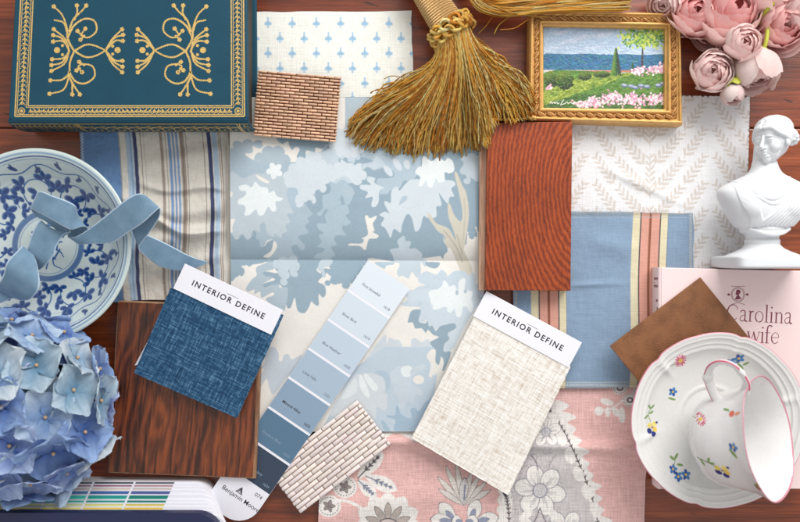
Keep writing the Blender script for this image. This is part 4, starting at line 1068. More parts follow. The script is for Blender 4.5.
# ------------------------------------------------------------ mosaic tile sheets
def mosaic(name, label, A, ux, w, h, rows, bl, z, mat, base, th, gap=1.0):
    t = thing(name, label, 'tile sample', W(A[0], A[1], 0))
    ux = np.array(ux, float); ux /= np.linalg.norm(ux); uy = np.array([-ux[1], ux[0]]); A = np.array(A, float)
    mb = MB(); prism(mb, [A+ux*.8+uy*.8, A+ux*(w-.8)+uy*.8, A+ux*(w-.8)+uy*(h-.8), A+ux*.8+uy*(h-.8)], z, z+th*.55, z+th)
    build('mesh_backing', mb, base, t, smooth=False)
    mb = MB(); rr = random.Random(len(name)+rows)
    rh = h/rows
    for r in range(rows):
        x = -bl*(.5 if r % 2 else 0)
        skew = 0
        while x < w-1:
            x0 = max(0, x+.28); x1 = min(w, x+bl-.28)
            if x1-x0 > 1.6:
                j = rr.uniform(-.25, .25); jz = rr.uniform(-.0002, .0002); m = 7
                c0 = A+ux*(x0+j)+uy*(r+.5)*rh; c1 = A+ux*(x1+j)+uy*(r+.5)*rh
                P0 = W(c0[0], c0[1], z+th); P1 = W(c1[0], c1[1], z+th)
                ax = (P1-P0); L = np.linalg.norm(ax); ax /= L; cr = np.array([-ax[1], ax[0], 0]); hw = rh*K*.41
                sec = [(-1, -.5), (-1, .35), (-.72, .8), (-.25, 1), (.25, 1), (.72, .8), (1, .35), (1, -.5)]
                V = []
                for q, f in ((0, .75), (.06, 1), (.94, 1), (1, .75)):
                    for a, b in sec: V.append(P0+ax*L*q+cr*hw*a*(.85+.15*f)*gap+np.array([0, 0, th*(.45*b*f-.4)+jz]))
                Q = gridq(8, 4)[:, ::-1]
                T = [[0, i, i+1] for i in range(1, 7)]+[[24, 24+i+1, 24+i] for i in range(1, 7)]
                mb.add(V, -Q+0 if False else Q, T, np.clip(np.array([1, 1, 1])*(rr.uniform(.76, 1.08) if gap < 1 else rr.uniform(.88, 1.04))*np.array([1, rr.uniform(.97, 1.01), rr.uniform(.96, 1.02)]), 0, 2))
            x += bl
    build('tiles', mb, mat, t, smooth=True)
def tile_mat(name, c, rough):
    m, n, l, b = nt(name); setp(b, rough, 0, .5, coat=.1)
    at = n.new('ShaderNodeAttribute'); at.attribute_name = 'Col'
    f = noise(n, l, coords(n, l), 350, 4)
    cc = alb(c); l.new(mixc(n, l, 1.0, mixc(n, l, f, cc*.85, np.clip(cc*1.12, 0, .9)), at.outputs['Color'], 'MULTIPLY'), b.inputs['Base Color'])
    bump(n, l, b, noise(n, l, coords(n, l), 1500, 3), .0001); return m
mosaic('tile_sample', 'brown mosaic tile sheet of tiny brick strips beside the teal book', (257.8, 69.5), (83, 6.8), 83.5, 66.5, 21, 9.6, .0125, tile_mat('terracotta stick', (234, 192, 160), .4), plain('brown grout', (84, 42, 34), .9), .0042, .8)
mosaic('tile_sample', 'off white mosaic tile sheet tucked under the paint strip', (266.5, 469.8), (90, -69.4), 114, 56, 12, 17.0, .0062, tile_mat('ivory stick', (240, 230, 226), .3), plain('tan grout', (186, 150, 128), .9), .0044)
# gilt-yellow cut mesh showing at the sample's ends is part of the sheet
# ------------------------------------------------------------ wood samples
def wood_block():
    t = thing('wood_sample', 'reddish brown flooring sample with coarse arched grain and pale tongue edge', 'wood sample', W(530, 205, 0))
    zt = .021; q = [(487.6, 122.8), (572.4, 121.6), (570.6, 290.8), (485.4, 290.2)]
    m, n, l, b = nt('wire brushed oak, red stain'); setp(b, .4, 0, .4, coat=.12)
    mp = n.new('ShaderNodeVectorMath'); mp.operation = 'ADD'; l.new(coords(n, l, (1, .48, .15)), mp.inputs[0]); mp.inputs[1].default_value = (-.047, -.006, 0)
    wv = n.new('ShaderNodeTexWave'); wv.wave_type = 'RINGS'; wv.rings_direction = 'Z'; l.new(mp.outputs[0], wv.inputs['Vector'])
    wv.inputs['Scale'].default_value = 88; wv.inputs['Distortion'].default_value = 4.5; wv.inputs['Detail'].default_value = 4; wv.inputs['Detail Scale'].default_value = 2.2; wv.inputs['Detail Roughness'].default_value = .65
    fib = noise(n, l, coords(n, l, (1, .16, 1)), 1000, 3, .7)
    f = math_(n, l, 'ADD', math_(n, l, 'ADD', math_(n, l, 'MULTIPLY', wv.outputs['Fac'], .25), math_(n, l, 'MULTIPLY', fib, .45)), math_(n, l, 'MULTIPLY', noise(n, l, coords(n, l, (1, .25, 1), (0, 0, .1)), 170, 4, .6, .8), .3))
    c = ramp(n, l, f, [(.27, alb((96, 36, 13))), (.46, alb((138, 54, 19))), (.66, alb((168, 76, 30)))])
    c = mixc(n, l, 1.0, c, ramp(n, l, noise(n, l, coords(n, l), 22, 2), [(.3, (.85, .82, .8)), (.7, (1.1, 1.1, 1.1))]), 'MULTIPLY')
    l.new(c, b.inputs['Base Color']); bump(n, l, b, f, .0006)
    mb = MB(); prism(mb, q, .0065, zt); bevel(build('block', mb, m, t), .0005, 2)
    pale = wood('pale oak core', (150, 110, 88), (196, 156, 130), (214, 180, 156), 0, 1, .7, coat=0, pore=.2)
    mb = MB(); prism(mb, [(479.6, 138), (487.7, 137.8), (486.0, 290.4), (478.8, 290.6)], .0105, .0145, .0145); bevel(build('tongue', mb, pale, t), .0006, 2)
wood_block()
def dark_sample():
    zt = .0165
    m = wood('dark stained oak', (56, 25, 12), (100, 47, 21), (142, 70, 30), .10, .42, .42, coat=.1, ring=(.02, .01, .3, 38), dist=7.0, stretch=.1, pore=.65)
    edge = wood('raw plywood edge', (120, 84, 60), (170, 128, 96), (196, 156, 120), 0, 1, .7, coat=0, pore=.2)
    t = thing('wood_sample', 'dark stained oak flooring sample under the blue fabric card', 'wood sample', W(180, 390, 0))
    q = [(117.5, 301), (262, 307), (255.5, 479), (107.5, 473)]; qi = [(118.6, 302), (259, 307.7), (252.6, 477.6), (108.8, 471.9)]
    mb = MB(); prism(mb, q, .003, zt-.0012, zt); bevel(build('core', mb, edge, t), .0004, 2)
    mb = MB(); prism(mb, qi, zt-.0012, zt, zt); bevel(build('veneer', mb, m, t), .0004, 2)
dark_sample()
# ------------------------------------------------------------ brown leather swatch
mb = MB()
lq = [np.array(p, float) for p in ((700.5, 277.3), (751.5, 340.2), (661, 409), (610, 346))]
lm, n, l, b = nt('brown leather'); setp(b, .5, 0, .4)
vo = n.new('ShaderNodeTexVoronoi'); l.new(coords(n, l), vo.inputs['Vector']); vo.inputs['Scale'].default_value = 1500
f = noise(n, l, coords(n, l), 70, 4)
l.new(ramp(n, l, math_(n, l, 'ADD', math_(n, l, 'MULTIPLY', f, .75), math_(n, l, 'MULTIPLY', vo.outputs['Distance'], .35)), [(.3, alb((100, 62, 36))), (.65, alb((146, 96, 60)))]), b.inputs['Base Color'])
bump(n, l, b, vo.outputs['Distance'], .00025)
prism(mb, lq, .0239, .0255)
o = bevel(build('leather_swatch', mb, lm), .0004, 2)
tag(o, 'square brown leather swatch lying askew on the pink book', 'leather swatch')

# ------------------------------------------------------------ framed landscape
def framed():
    t = thing('picture_frame', 'small gilt framed oil landscape with lake, lawn and pink blossoms', 'framed painting', W(606, 67, 0))
    zt = .021
    C = np.array([(530.5, 8.5), (682.5, 11.5), (684.5, 124.5), (528.5, 119.5)]); I = np.array([(545, 23.5), (668, 26), (667.5, 107.5), (545.2, 106)])
    gm = plain('aged gilt wood', (222, 174, 104), .42, .35, var=.3, vs=200, bs=500, bd=.0002)
    gd = plain('dark gilt carving', (188, 140, 84), .45, .3, var=.4, vs=400, bs=500, bd=.0002)
    # cross-section from outer foot to inner lip: (t across 0..1, z)
    prof = [(-.0, .002), (-.0, .014), (.02, .0165), (.1, .019), (.16, .0195), (.22, .019), (.25, .0172), (.30, .0168), (.34, .0165), (.40, .0150), (.62, .0150), (.66, .0163), (.72, .0178), (.80, .0182), (.86, .0176), (.88, .0155), (.90, .0140), (.97, .0136), (1, .0132), (1.0, .0085)]
    V = []
    for tt, z in prof:
        for a, b_ in zip(C, I):
            p = a+(b_-a)*tt; w_ = W(p[0], p[1], zt); w_[2] = z; V.append(w_)
    mb = MB(); Q = gridq(4, len(prof), wrap_u=True)[:, ::-1]
    # subdivide along the sides so the mitres stay crisp
    mb.add(np.array(V), Q); o = build('frame_moulding', mb, gm, t, smooth=False)
    m_ = o.modifiers.new('bevel', 'BEVEL'); m_.width = .0003; m_.segments = 2; m_.limit_method = 'ANGLE'; m_.angle_limit = .3
    # carved rope with leaf wraps in the channel
    mb = MB()
    for s_ in range(4):
        a0, a1 = C[s_]+(I[s_]-C[s_])*.5, C[(s_+1) % 4]+(I[(s_+1) % 4]-C[(s_+1) % 4])*.5
        L = np.linalg.norm(a1-a0); ux = (a1-a0)/L; uy = np.array([-ux[1], ux[0]]); n_ = int(round(L/10.2)); st = L/n_
        for k in range(n_):
            c = a0+ux*st*(k+.5); zc = .0157
            flip = 1
            for (du, dv, ln, wd, zz, an) in ((-1.2, 0, 5.4, 1.6, .0022, .55), (1.3, -.9, 4.2, 1.0, .0030, .42), (2.5, 1.3, 3.0, .95, .0018, .7)):
                p = c+ux*du+uy*dv*flip; w_ = W(p[0], p[1], zt); w_[2] = zc
                ang = math.atan2(-ux[1], ux[0])-an*flip
                R = rotm('Z', ang)
                blob(mb, w_, (ln*K, wd*K, zz), R, 12, 7)
            p = c+ux*st*.5; w_ = W(p[0], p[1], zt); w_[2] = .0152; blob(mb, w_, (1.5*K, 2.4*K, .0018), rotm('Z', math.atan2(-ux[1], ux[0])), 10, 6)
    build('rope_carving', mb, gd, t)
    # the painting
    cv = Canvas(540, 18, 674, 114, 4, (170, 190, 214)); X, Y = cv.XY()
    def q(x, y): return 530+x/4.747, 10+y/4.747
    def pq(p, c, **k): cv.poly([q(*a) for a in p], c, **k)
    rr = np.random.default_rng(11)
    for k in range(500):
        x, y = rr.uniform(60, 670), rr.uniform(60, 215); c = np.array((150, 178, 208))+(y-60)*np.array((.25, .2, .12))+rr.normal(0, 8)
        a, b_ = q(x, y); cv.ell(a, b_, rr.uniform(3, 8), rr.uniform(.5, 1.3), np.clip(c, 0, 235), rr.normal(0, .1)-.1, alpha=.5)
    for (x, y, w_, h_) in ((140, 110, 50, 12), (250, 130, 60, 14), (190, 150, 70, 12), (340, 120, 60, 18), (120, 180, 60, 8), (300, 180, 80, 9)):
        a, b_ = q(x, y); cv.ell(a, b_, w_/4.7, h_/4.7, (206, 210, 228), -.15, alpha=.6, soft=.8)
    pq([(60, 215), (100, 207), (200, 210), (290, 207), (370, 215), (450, 209), (540, 215), (680, 212), (680, 285), (60, 285)], (40, 104, 140), smooth=2)
    for k in range(500):
        x, y = rr.uniform(70, 660), rr.uniform(212, 282); a, b_ = q(x, y)
        c = (30+rr.uniform(0, 40), 88+rr.uniform(0, 50), 125+rr.uniform(0, 50)); cv.ell(a, b_, rr.uniform(1, 3), rr.uniform(.4, 1), c, rr.normal(0, .2), alpha=.7)
    pq([(60, 284), (680, 288), (680, 296), (60, 294)], (206, 200, 200), smooth=0); pq([(230, 288), (480, 286), (480, 296), (250, 294)], (186, 120, 90), smooth=0)
    pq([(60, 300), (300, 292), (450, 300), (560, 285), (680, 270), (680, 480), (60, 480)], (84, 124, 44), smooth=3)
    for k in range(2600):
        x, y = rr.uniform(62, 670), rr.uniform(300, 470); a, b_ = q(x, y)
        g_ = rr.uniform(-1, 1); base = np.array((88, 132, 42)) if y < 400 else np.array((60, 100, 44))
        if abs(y-(440-.35*x)) < 35: base = np.array((150, 168, 60))
        cv.ell(a, b_, rr.uniform(1, 3.4), rr.uniform(.25, .7), np.clip(base+g_*34, 10, 230), rr.normal(-.35, .25), alpha=.75)
    for (cx, cy, rx, ry) in ((100, 330, 32, 38), (165, 335, 46, 42), (260, 315, 30, 18), (340, 306, 38, 14)):
        for k in range(int(rx*6)):
            t_ = rr.uniform(0, 2*PI); u = math.sqrt(rr.random()); x = cx+rx*u*math.cos(t_); y = cy+ry*u*math.sin(t_); a, b_ = q(x, y)
            li = (x-cx)/rx*-.3-(y-cy)/ry; c = (60+55*li+rr.uniform(-14, 14), 88+50*li+rr.uniform(-14, 14), 30+12*li)
            cv.ell(a, b_, 1.1, .7, np.clip(c, 15, 220), rr.uniform(0, 3), alpha=.9)
    for k in range(380):
        y = rr.uniform(185, 310); w_ = (y-182)/125*22+2; x = 408+rr.uniform(-w_, w_); a, b_ = q(x, y); dk = (x-408)/w_
        cv.ell(a, b_, .7, 1.3, (60-45*dk+rr.uniform(-10, 10) if dk < 0 else 30, 110-30*dk-30*(dk > 0), 40), 0, alpha=.9)
    for k in range(40):
        y = rr.uniform(255, 300); x = 488+rr.uniform(-9, 9)*(y-250)/50; a, b_ = q(x, y); cv.ell(a, b_, .7, 1.2, (40, 84, 36), 0)
    cv.stroke([q(532, 290), q(533, 230), q(536, 170)], 2.4, (60, 56, 60), 1.5); 
    for p in ((600, 130), (480, 120), (560, 100), (640, 150)): cv.stroke([q(536, 175), q((536+p[0])/2, 150), q(*p)], .9, (70, 60, 50), .4)
    for k in range(420):
        x = rr.normal(545, 62); y = rr.normal(132, 26)
        if y < 90 or y > 185: y = rr.uniform(92, 150)
        if x > 665 or x < 410: continue
        a, b_ = q(x, y); c = [(168, 196, 60), (110, 160, 70), (64, 120, 60), (200, 210, 90)][rr.integers(4)]; cv.ell(a, b_, 1.5, 1.0, c, rr.uniform(0, 3), alpha=.95)
    for (cx, cy, rx, ry, n_) in ((395, 415, 52, 24, 120), (490, 425, 55, 32, 150), (300, 440, 60, 22, 120), (600, 425, 45, 26, 100), (510, 292, 26, 14, 50), (590, 282, 60, 18, 110), (640, 262, 25, 10, 30), (90, 368, 18, 8, 20), (250, 448, 40, 14, 40)):
        for k in range(n_):
            a, b_ = q(cx+rr.normal(0, rx*.5), cy+rr.normal(0, ry*.5)); c = [(246, 214, 222), (232, 170, 190), (250, 236, 238), (200, 140, 170)][rr.integers(4)]; cv.ell(a, b_, 1.2, .9, c, rr.uniform(0, 3), alpha=.95)
    for (cx, cy) in ((448, 358), (482, 362), (528, 360), (556, 364), (610, 358), (632, 350), (500, 368)):
        a, b_ = q(cx, cy); cv.ell(a, b_, 3.4, 2, (96, 112, 140), .1); cv.ell(a-.4, b_-.6, 2.6, 1.1, (170, 182, 204), .1)
    sg = (236, 236, 226)
    cv.stroke([q(95, 444), q(100, 436), q(106, 444), q(112, 436), q(118, 444), q(126, 437), q(132, 445), q(140, 440)], .7, sg)
    cv.stroke([q(160, 425), q(146, 450), q(165, 444), q(175, 436), q(182, 444), q(192, 437), q(200, 443), q(212, 438), q(226, 441)], .7, sg)
    o = sheet('painting', cv, [(543.5, 22), (669.5, 24.5), (669.5, 109), (543.5, 107.5)], 3.2, lambda x, y: .0088+0*x, M['vpaint'], t, thick=.0008)
framed()

# ------------------------------------------------------------ fan deck at the lower left
def fan_deck():
    t = thing('paint_fan_deck', 'paint fan deck with navy cover and fanned colour cards, bottom left under the hydrangea', 'colour fan deck', W(120, 520, 0))
    cards = [(-2, [(88, 90, 100), (70, 72, 84), (96, 96, 104)]), (1.2, [(150, 96, 116), (140, 74, 104), (166, 120, 132)]), (4.0, [(196, 176, 168), (206, 186, 174), (190, 180, 176)]),
             (7.2, [(80, 120, 176), (56, 96, 160), (76, 90, 150)]), (11.5, [(60, 196, 180), (20, 156, 146), (0, 128, 116)]), (16.5, [(50, 184, 166), (16, 146, 134), (0, 120, 108)]),
             (20, [(206, 212, 150), (214, 208, 120), (210, 190, 90)]), (23.6, [(240, 222, 110), (238, 206, 80), (232, 196, 70)]), (27, [(236, 190, 176), (232, 184, 166), (234, 196, 178)]), (30.5, [(236, 236, 238)]*3)]
    N_ = len(cards)
    for i, (dy, cs) in enumerate(cards):
        z = .016+.0034*i; y0 = 483+dy; y1 = 560+dy
        xr = 214+i*1.6; r = 20
        pts = [(-60, y0), (xr-r, y0+.8)]+[(xr-r+r*math.sin(a), y0+r-r*math.cos(a)+.8) for a in np.linspace(.15, PI/2, 8)]+[(xr, y1), (-60, y1)]
        mb = MB(); prism(mb, pts, 0 if i == 0 else z-.0033, z, z); cd = build('card', mb, M['white_card'], t, smooth=False)
        if i < N_-1:
            xs = [14, 60, 101, 142, 183]; ht = cards[i+1][0]-dy+6
            for k in range(4):
                mb = MB(); sx = -8+dy*-.45
                prism(mb, [(xs[k]+sx+1, y0+.9), (xs[k+1]+sx-1.2, y0+1.0), (xs[k+1]+sx-1.2-ht*.45, y0+ht), (xs[k]+sx+1-ht*.45, y0+ht)], z-.0001, z+.0001, z)
                build('colour_chip', mb, plain('fan colour', cs[min(k*3//4, 2)], .5, var=.02, bd=0), cd, smooth=False)
    z = .0555
    pts = [(-60, 512.5), (196, 513)]+[(196+26*math.sin(a), 539-26*math.cos(a)) for a in np.linspace(.15, PI/2, 8)]+[(222, 600), (-60, 600)]
    mb = MB(); prism(mb, pts, .0467, z, z); bevel(build('cover', mb, plain('navy cover', (28, 34, 76), .4, var=.05), t), .0006, 2)
fan_deck()
# ------------------------------------------------------------ pottery
def lathe_surface(mb, prof, nu, pos, colf=None):
    """prof: (r, z) list; pos(r, th, z) -> world"""
    th = np.linspace(0, 2*PI, nu, endpoint=False); r = np.array([p[0] for p in prof])[:, None]; z = np.array([p[1] for p in prof])[:, None]
    V = pos(r, th[None], z); C = colf(r+0*th[None], th[None]+0*r, z+0*th[None], np.arange(len(prof))[:, None]+0*th[None]) if colf else None
    mb.add(V.reshape(-1, 3), gridq(nu, len(prof), wrap_u=True), None, None if C is None else C.reshape(-1, 3))
def bowl():
    zr = .038; cxy = W(34, 245, zr)[:2]; RR = 97*K*(H-zr)/H; U = RR/97
    cv = Canvas(-100, -100, 100, 100, 2.6, (204, 217, 216))
    B1, B2, B3 = (18, 52, 118), (46, 96, 158), (112, 150, 184)
    def ring(r, w, c, al=1): cv.stroke([(r*math.cos(a), r*math.sin(a)) for a in np.linspace(0, 2*PI, 120)], w, c, smooth=0, alpha=al)
    ring(92.5, 2.0, B3, .8); ring(89.2, 1.4, (44, 84, 140), .95); ring(86.8, .7, B3, .8)
    ring(34.5, 6.2, B2, .75); ring(34.5, 4.4, (50, 96, 150), .55); ring(29.5, 1.0, B3, .8)
    ring(71, .8, B3, .5)
    rr = np.random.default_rng(21)
    def leafy(x, y, s, a, c=None):
        k_ = rr.integers(3, 5)
        for k in range(k_):
            t = a+(k-(k_-1)/2)*1.15; L = s*rr.uniform(.8, 1.15); p = np.array([x+math.cos(t)*L*.75, y+math.sin(t)*L*.75])
            cv.ell(p[0], p[1], L*.66, L*.42, B2, t, alpha=.9); cv.ell(p[0]+.4, p[1]+.3, L*.5, L*.28, B1, t, alpha=.85)
            cv.stroke([(x, y), tuple(p)], .7, B1, .5, smooth=0)
    for k in range(9):      # scrolls with leaf bunches between the rings
        t = k*2*PI/9+.35
        c = np.array([55*math.cos(t), 55*math.sin(t)])
        pts = [c+14*np.array([math.cos(t+a), math.sin(t+a)]) for a in np.linspace(-2.6, 2.2, 9)]
        cv.stroke(pts, 1.5, B2, 1.0)
        for j, (dr, dt, s) in enumerate(((0, 0, 5.6), (13, .17, 5.4), (11, -.2, 5), (-10, .25, 4.2), (-12, -.18, 4.0), (4, .34, 5.2))):
            r_ = 55+dr; a = t+dt; leafy(r_*math.cos(a), r_*math.sin(a), s*1.32, rr.uniform(0, 6.28))
    n = 60; pts = [((79+2.8*math.sin(a*11))*math.cos(a), (79+2.8*math.sin(a*11))*math.sin(a)) for a in np.linspace(0, 2*PI, 240)]
    cv.stroke(pts, 1.0, B2, smooth=0)
    for k in range(22):
        a = k*2*PI/22+.1; r_ = 79+(2.5 if k % 2 else -2.5)
        x, y = r_*math.cos(a), r_*math.sin(a)
        cv.ell(x, y, 4.2, 1.9, B1, a+PI/2+(.6 if k % 2 else -.6), alpha=.9); cv.ell(x+2.4*math.cos(a), y+2.4*math.sin(a), 2.2, 1.4, B1, a, alpha=.8)
    # painted characters in the middle: brush strokes
    for s in ([(-17, -14), (-8, -15)], [(-18, -9), (-7, -10)], [(-16, -14), (-16, -4)], [(-9, -15), (-9, -4)], [(-17, -4), (-7, -5)], [(-16, 0), (-16, 8), (-8, 8), (-8, 0), (-16, 0)], [(-12, -18), (-12, -14)], [(-16, 4), (-8, 4)],
              [(4, -8), (16, -9)], [(10, -13), (9, 4)], [(2, 2), (12, 6), (16, 12)], [(4, -2), (14, -4)], [(-4, 14), (4, 12), (6, 20), (14, 24)], [(0, 16), (-2, 24)], [(-10, 14), (0, 10), (8, 14)], [(12, 4), (6, 14)], [(-6, -22), (6, -20)], [(0, -26), (0, -16)]):
        cv.stroke(s, 1.7, B2, .9, 4)
    X, Y = cv.XY(); cv.mul(.96+.07*fbm(X/9, Y/9, 2))
    # interior, over the lip, and down the outside to the foot
    pin = [(0.001, .0112), (12, .0112), (26, .0113), (40, .0118), (52, .0132), (63, .0165), (72, .0215), (79, .0275), (84, .0322), (87.5, .0352), (90, .0368), (93, .0378), (95.5, .0380), (96.8, .0374), (97, .0362), (95.6, .0335), (91.5, .0290), (86, .0242), (77, .0180), (66, .0128), (54, .0095), (46, .0085), (44.6, .0040), (44, .0016), (42, .0014), (41, .004), (38, .0065), (.001, .0068)]
    A = catmull(np.array(pin)*[1, 1000], 9); A[:, 1] /= 1000; A[:, 0] = np.clip(A[:, 0], .001, 97.1)
    # dense inside for the painting
    s = np.concatenate([[0], np.cumsum(np.hypot(np.diff(A[:, 0]), np.diff(A[:, 1]/K)))])
    ii = np.interp(np.linspace(0, s[-1], 520), s, np.arange(len(A)))
    P = np.stack([np.interp(ii, np.arange(len(A)), A[:, 0]), np.interp(ii, np.arange(len(A)), A[:, 1])], -1)
    top = int(np.argmax(P[:, 1]))
    def pos(r, th, z): return np.stack(np.broadcast_arrays(cxy[0]+r*U*np.cos(th), cxy[1]+r*U*np.sin(th), z), -1)
    def colf(r, th, z, j):
        c = cv.sample(r*np.cos(th), -r*np.sin(th)); out = np.broadcast_to(alb((198, 212, 210)), c.shape)
        return np.where((j > top)[..., None], out, c)
    mb = MB(); lathe_surface(mb, P, 900, pos, colf)
    m = M['vglaze'].copy(); m.node_tree.nodes['Principled BSDF'].inputs['Roughness'].default_value = .2
    o = build('porcelain_bowl', mb, m)
    tag(o, 'shallow blue and white porcelain bowl painted with leafy scrolls, holding the velvet ribbon', 'bowl')
bowl()

PK, GN, YL, BL2 = (200, 84, 124), (120, 156, 84), (240, 200, 70), (60, 118, 186)
def fl_aster(cv, x, y, s=1):
    for k in range(13):
        t = k*2*PI/13; cv.ell(x+4.6*s*math.cos(t), y+4.6*s*math.sin(t), 2.5*s, .95*s, (204, 80, 112) if k % 3 else (226, 140, 160), t)
    cv.ell(x, y, 2.4*s, 2.2*s, YL)
    cv.stroke([(x-6*s, y+3*s), (x-11*s, y+5*s)], .8*s, GN, .6)
def fl_blue(cv, x, y, s=1, a=0):
    for k in range(5):
        t = a+k*2*PI/5; cv.ell(x+2.3*s*math.cos(t), y+2.3*s*math.sin(t), 1.7*s, 1.3*s, [(66, 128, 190), (40, 82, 160)][k % 2], t)
    cv.ell(x, y, .9*s, .9*s, YL)
def lf(cv, x, y, a, L, w, c=(138, 168, 104)):
    cv.ell(x+math.cos(a)*L/2, y+math.sin(a)*L/2, L/2, w/2, c, a); cv.stroke([(x, y), (x+math.cos(a)*L*.8, y+math.sin(a)*L*.8)], .4, (84, 122, 60), smooth=0)
def fl_pansy(cv, x, y, s=1):
    for dx, dy, rx, ry, a, c in ((-4, 3, 3.2, 2.6, .6, (28, 44, 120)), (1, 6.4, 2.8, 3.0, 0, (30, 48, 130)), (-3.4, -2.5, 2.8, 2.4, -.5, (240, 216, 110)), (2.6, -3.2, 3.1, 2.6, .4, (244, 224, 130)), (3.0, 2.4, 2.8, 2.3, .8, (242, 206, 90))):
        cv.ell(x+dx*s, y+dy*s, rx*s, ry*s, c, a)
    cv.ell(x+5.2*s, y-4.4*s, 1.5*s, 1.2*s, (50, 60, 140)); cv.ell(x, y, 1.2*s, 1.0*s, (230, 140, 50))
    for k in range(5): cv.stroke([(x, y), (x+3*s*math.cos(k*1.1), y+3*s*math.sin(k*1.1))], .35*s, (70, 50, 60), smooth=0)
def scallop(th):   # six shallow brackets round the rim
    k = (th*6/(2*PI)+.25) % 1; return -np.exp(-((k-.5)/.055)**2)*.018+.010*np.abs(np.sin(PI*k))**.6
def saucer():
    zr = .044; cxy = W(719, 420.5, zr)[:2]; Rr = 87.5; U = K*(H-zr)/H
    cv = Canvas(-92, -92, 92, 92, 2.4, (232, 231, 229))
    def p(x, y): return x-719, y-420.5
    fl_aster(cv, *p(684, 362)); 
    x, y = p(679.5, 395); fl_blue(cv, x, y, 1.25); lf(cv, x-5, y+6, .3, 9, 2.6)
    x, y = p(656.5, 430); fl_pansy(cv, x, y, 1.0); cv.stroke([(x-2, y-6), (x-5, y-14), (x-1, y-20)], .8, GN)
    for a, q in ((2.6, (x-5, y-13)), (-.4, (x-4, y-14)), (-2.2, (x-2, y-19)), (-.7, (x-2, y-19))): lf(cv, *q, a, 6, 2.4)
    x, y = p(684, 478); fl_blue(cv, x-7, y-6, 1.2); fl_blue(cv, x-2.5, y+1, 1.25, .5); fl_blue(cv, x+6.5, y, 1.3, 1); cv.stroke([(x-6, y-8), (x-3, y-15)], .7, GN)
    for a, q in ((-2.4, (x-4, y-14)), (.2, (x-2, y-10)), (-.9, (x-4, y-15))): lf(cv, *q, a, 7, 2.8)
    x, y = p(741, 362); fl_blue(cv, x-4, y+2.5, 1.3); fl_blue(cv, x+3, y-2, 1.35, .4); lf(cv, x+4, y+4, .9, 9, 3); lf(cv, x+4, y+4, 2.2, 6, 2.6); lf(cv, x+8, y+5, -.6, 6, 2.4); cv.stroke([(x+1, y), (x+8, y+8)], .7, GN)
    base = np.array([(0.001, .0066), (15, .0066), (26, .0066), (28.5, .0072), (31, .0078), (36, .0080), (50, .0110), (62, .0148), (68, .0180), (70.5, .0200), (72, .0206), (74.5, .0212), (76, .0224), (77.5, .0227), (80, .0238), (81.5, .0250), (83.5, .0254), (85.5, .0262), (87.0, .0262), (87.5, .0254), (87, .0246), (83, .0232), (72, .0186), (60, .0130), (46, .0082), (38, .0062), (35, .0050), (33.5, .0010), (31.8, .0008), (30.5, .0038), (20, .0044), (.001, .0046)])
    base[:, 1] += zr-.0262
    A = catmull(base*[1, 1000], 7); A[:, 1] /= 1000; A[:, 0] = np.clip(A[:, 0], .001, 88)
    s = np.concatenate([[0], np.cumsum(np.hypot(np.diff(A[:, 0]), np.diff(A[:, 1]/K)))])
    ii = np.interp(np.linspace(0, s[-1], 430), s, np.arange(len(A)))
    P = np.stack([np.interp(ii, np.arange(len(A)), A[:, 0]), np.interp(ii, np.arange(len(A)), A[:, 1])], -1); top = int(np.argmax(P[:, 1]))
    def pos(r, th, z):
        w = np.clip((r-45)/35, 0, 1)**1.5; rr_ = r*(1+scallop(th)*w)
        z = z+.0012*np.exp(-((((th*6/(2*PI)+.25) % 1)-.5)/.05)**2)*np.exp(-((r-70)/9)**2)
        return np.stack(np.broadcast_arrays(cxy[0]+rr_*U*np.cos(th), cxy[1]+rr_*U*np.sin(th), z), -1)
    def colf(r, th, z, j):
        w = np.clip((r-45)/35, 0, 1)**1.5; rr_ = r*(1+scallop(th)*w)
        c = cv.sample(rr_*np.cos(th), -rr_*np.sin(th)); out = np.broadcast_to(alb((232, 231, 229)), c.shape)
        c = np.where((j > top+6)[..., None], out, c)
        rim = ((r > 86.6)*.8)[..., None]; return c*(1-rim)+alb((208, 110, 136))*rim
    mb = MB(); lathe_surface(mb, P, 800, pos, colf)
    o = build('saucer', mb, M['vglaze']); tag(o, 'white scalloped saucer with pink rim line and scattered painted flowers', 'saucer')
saucer()
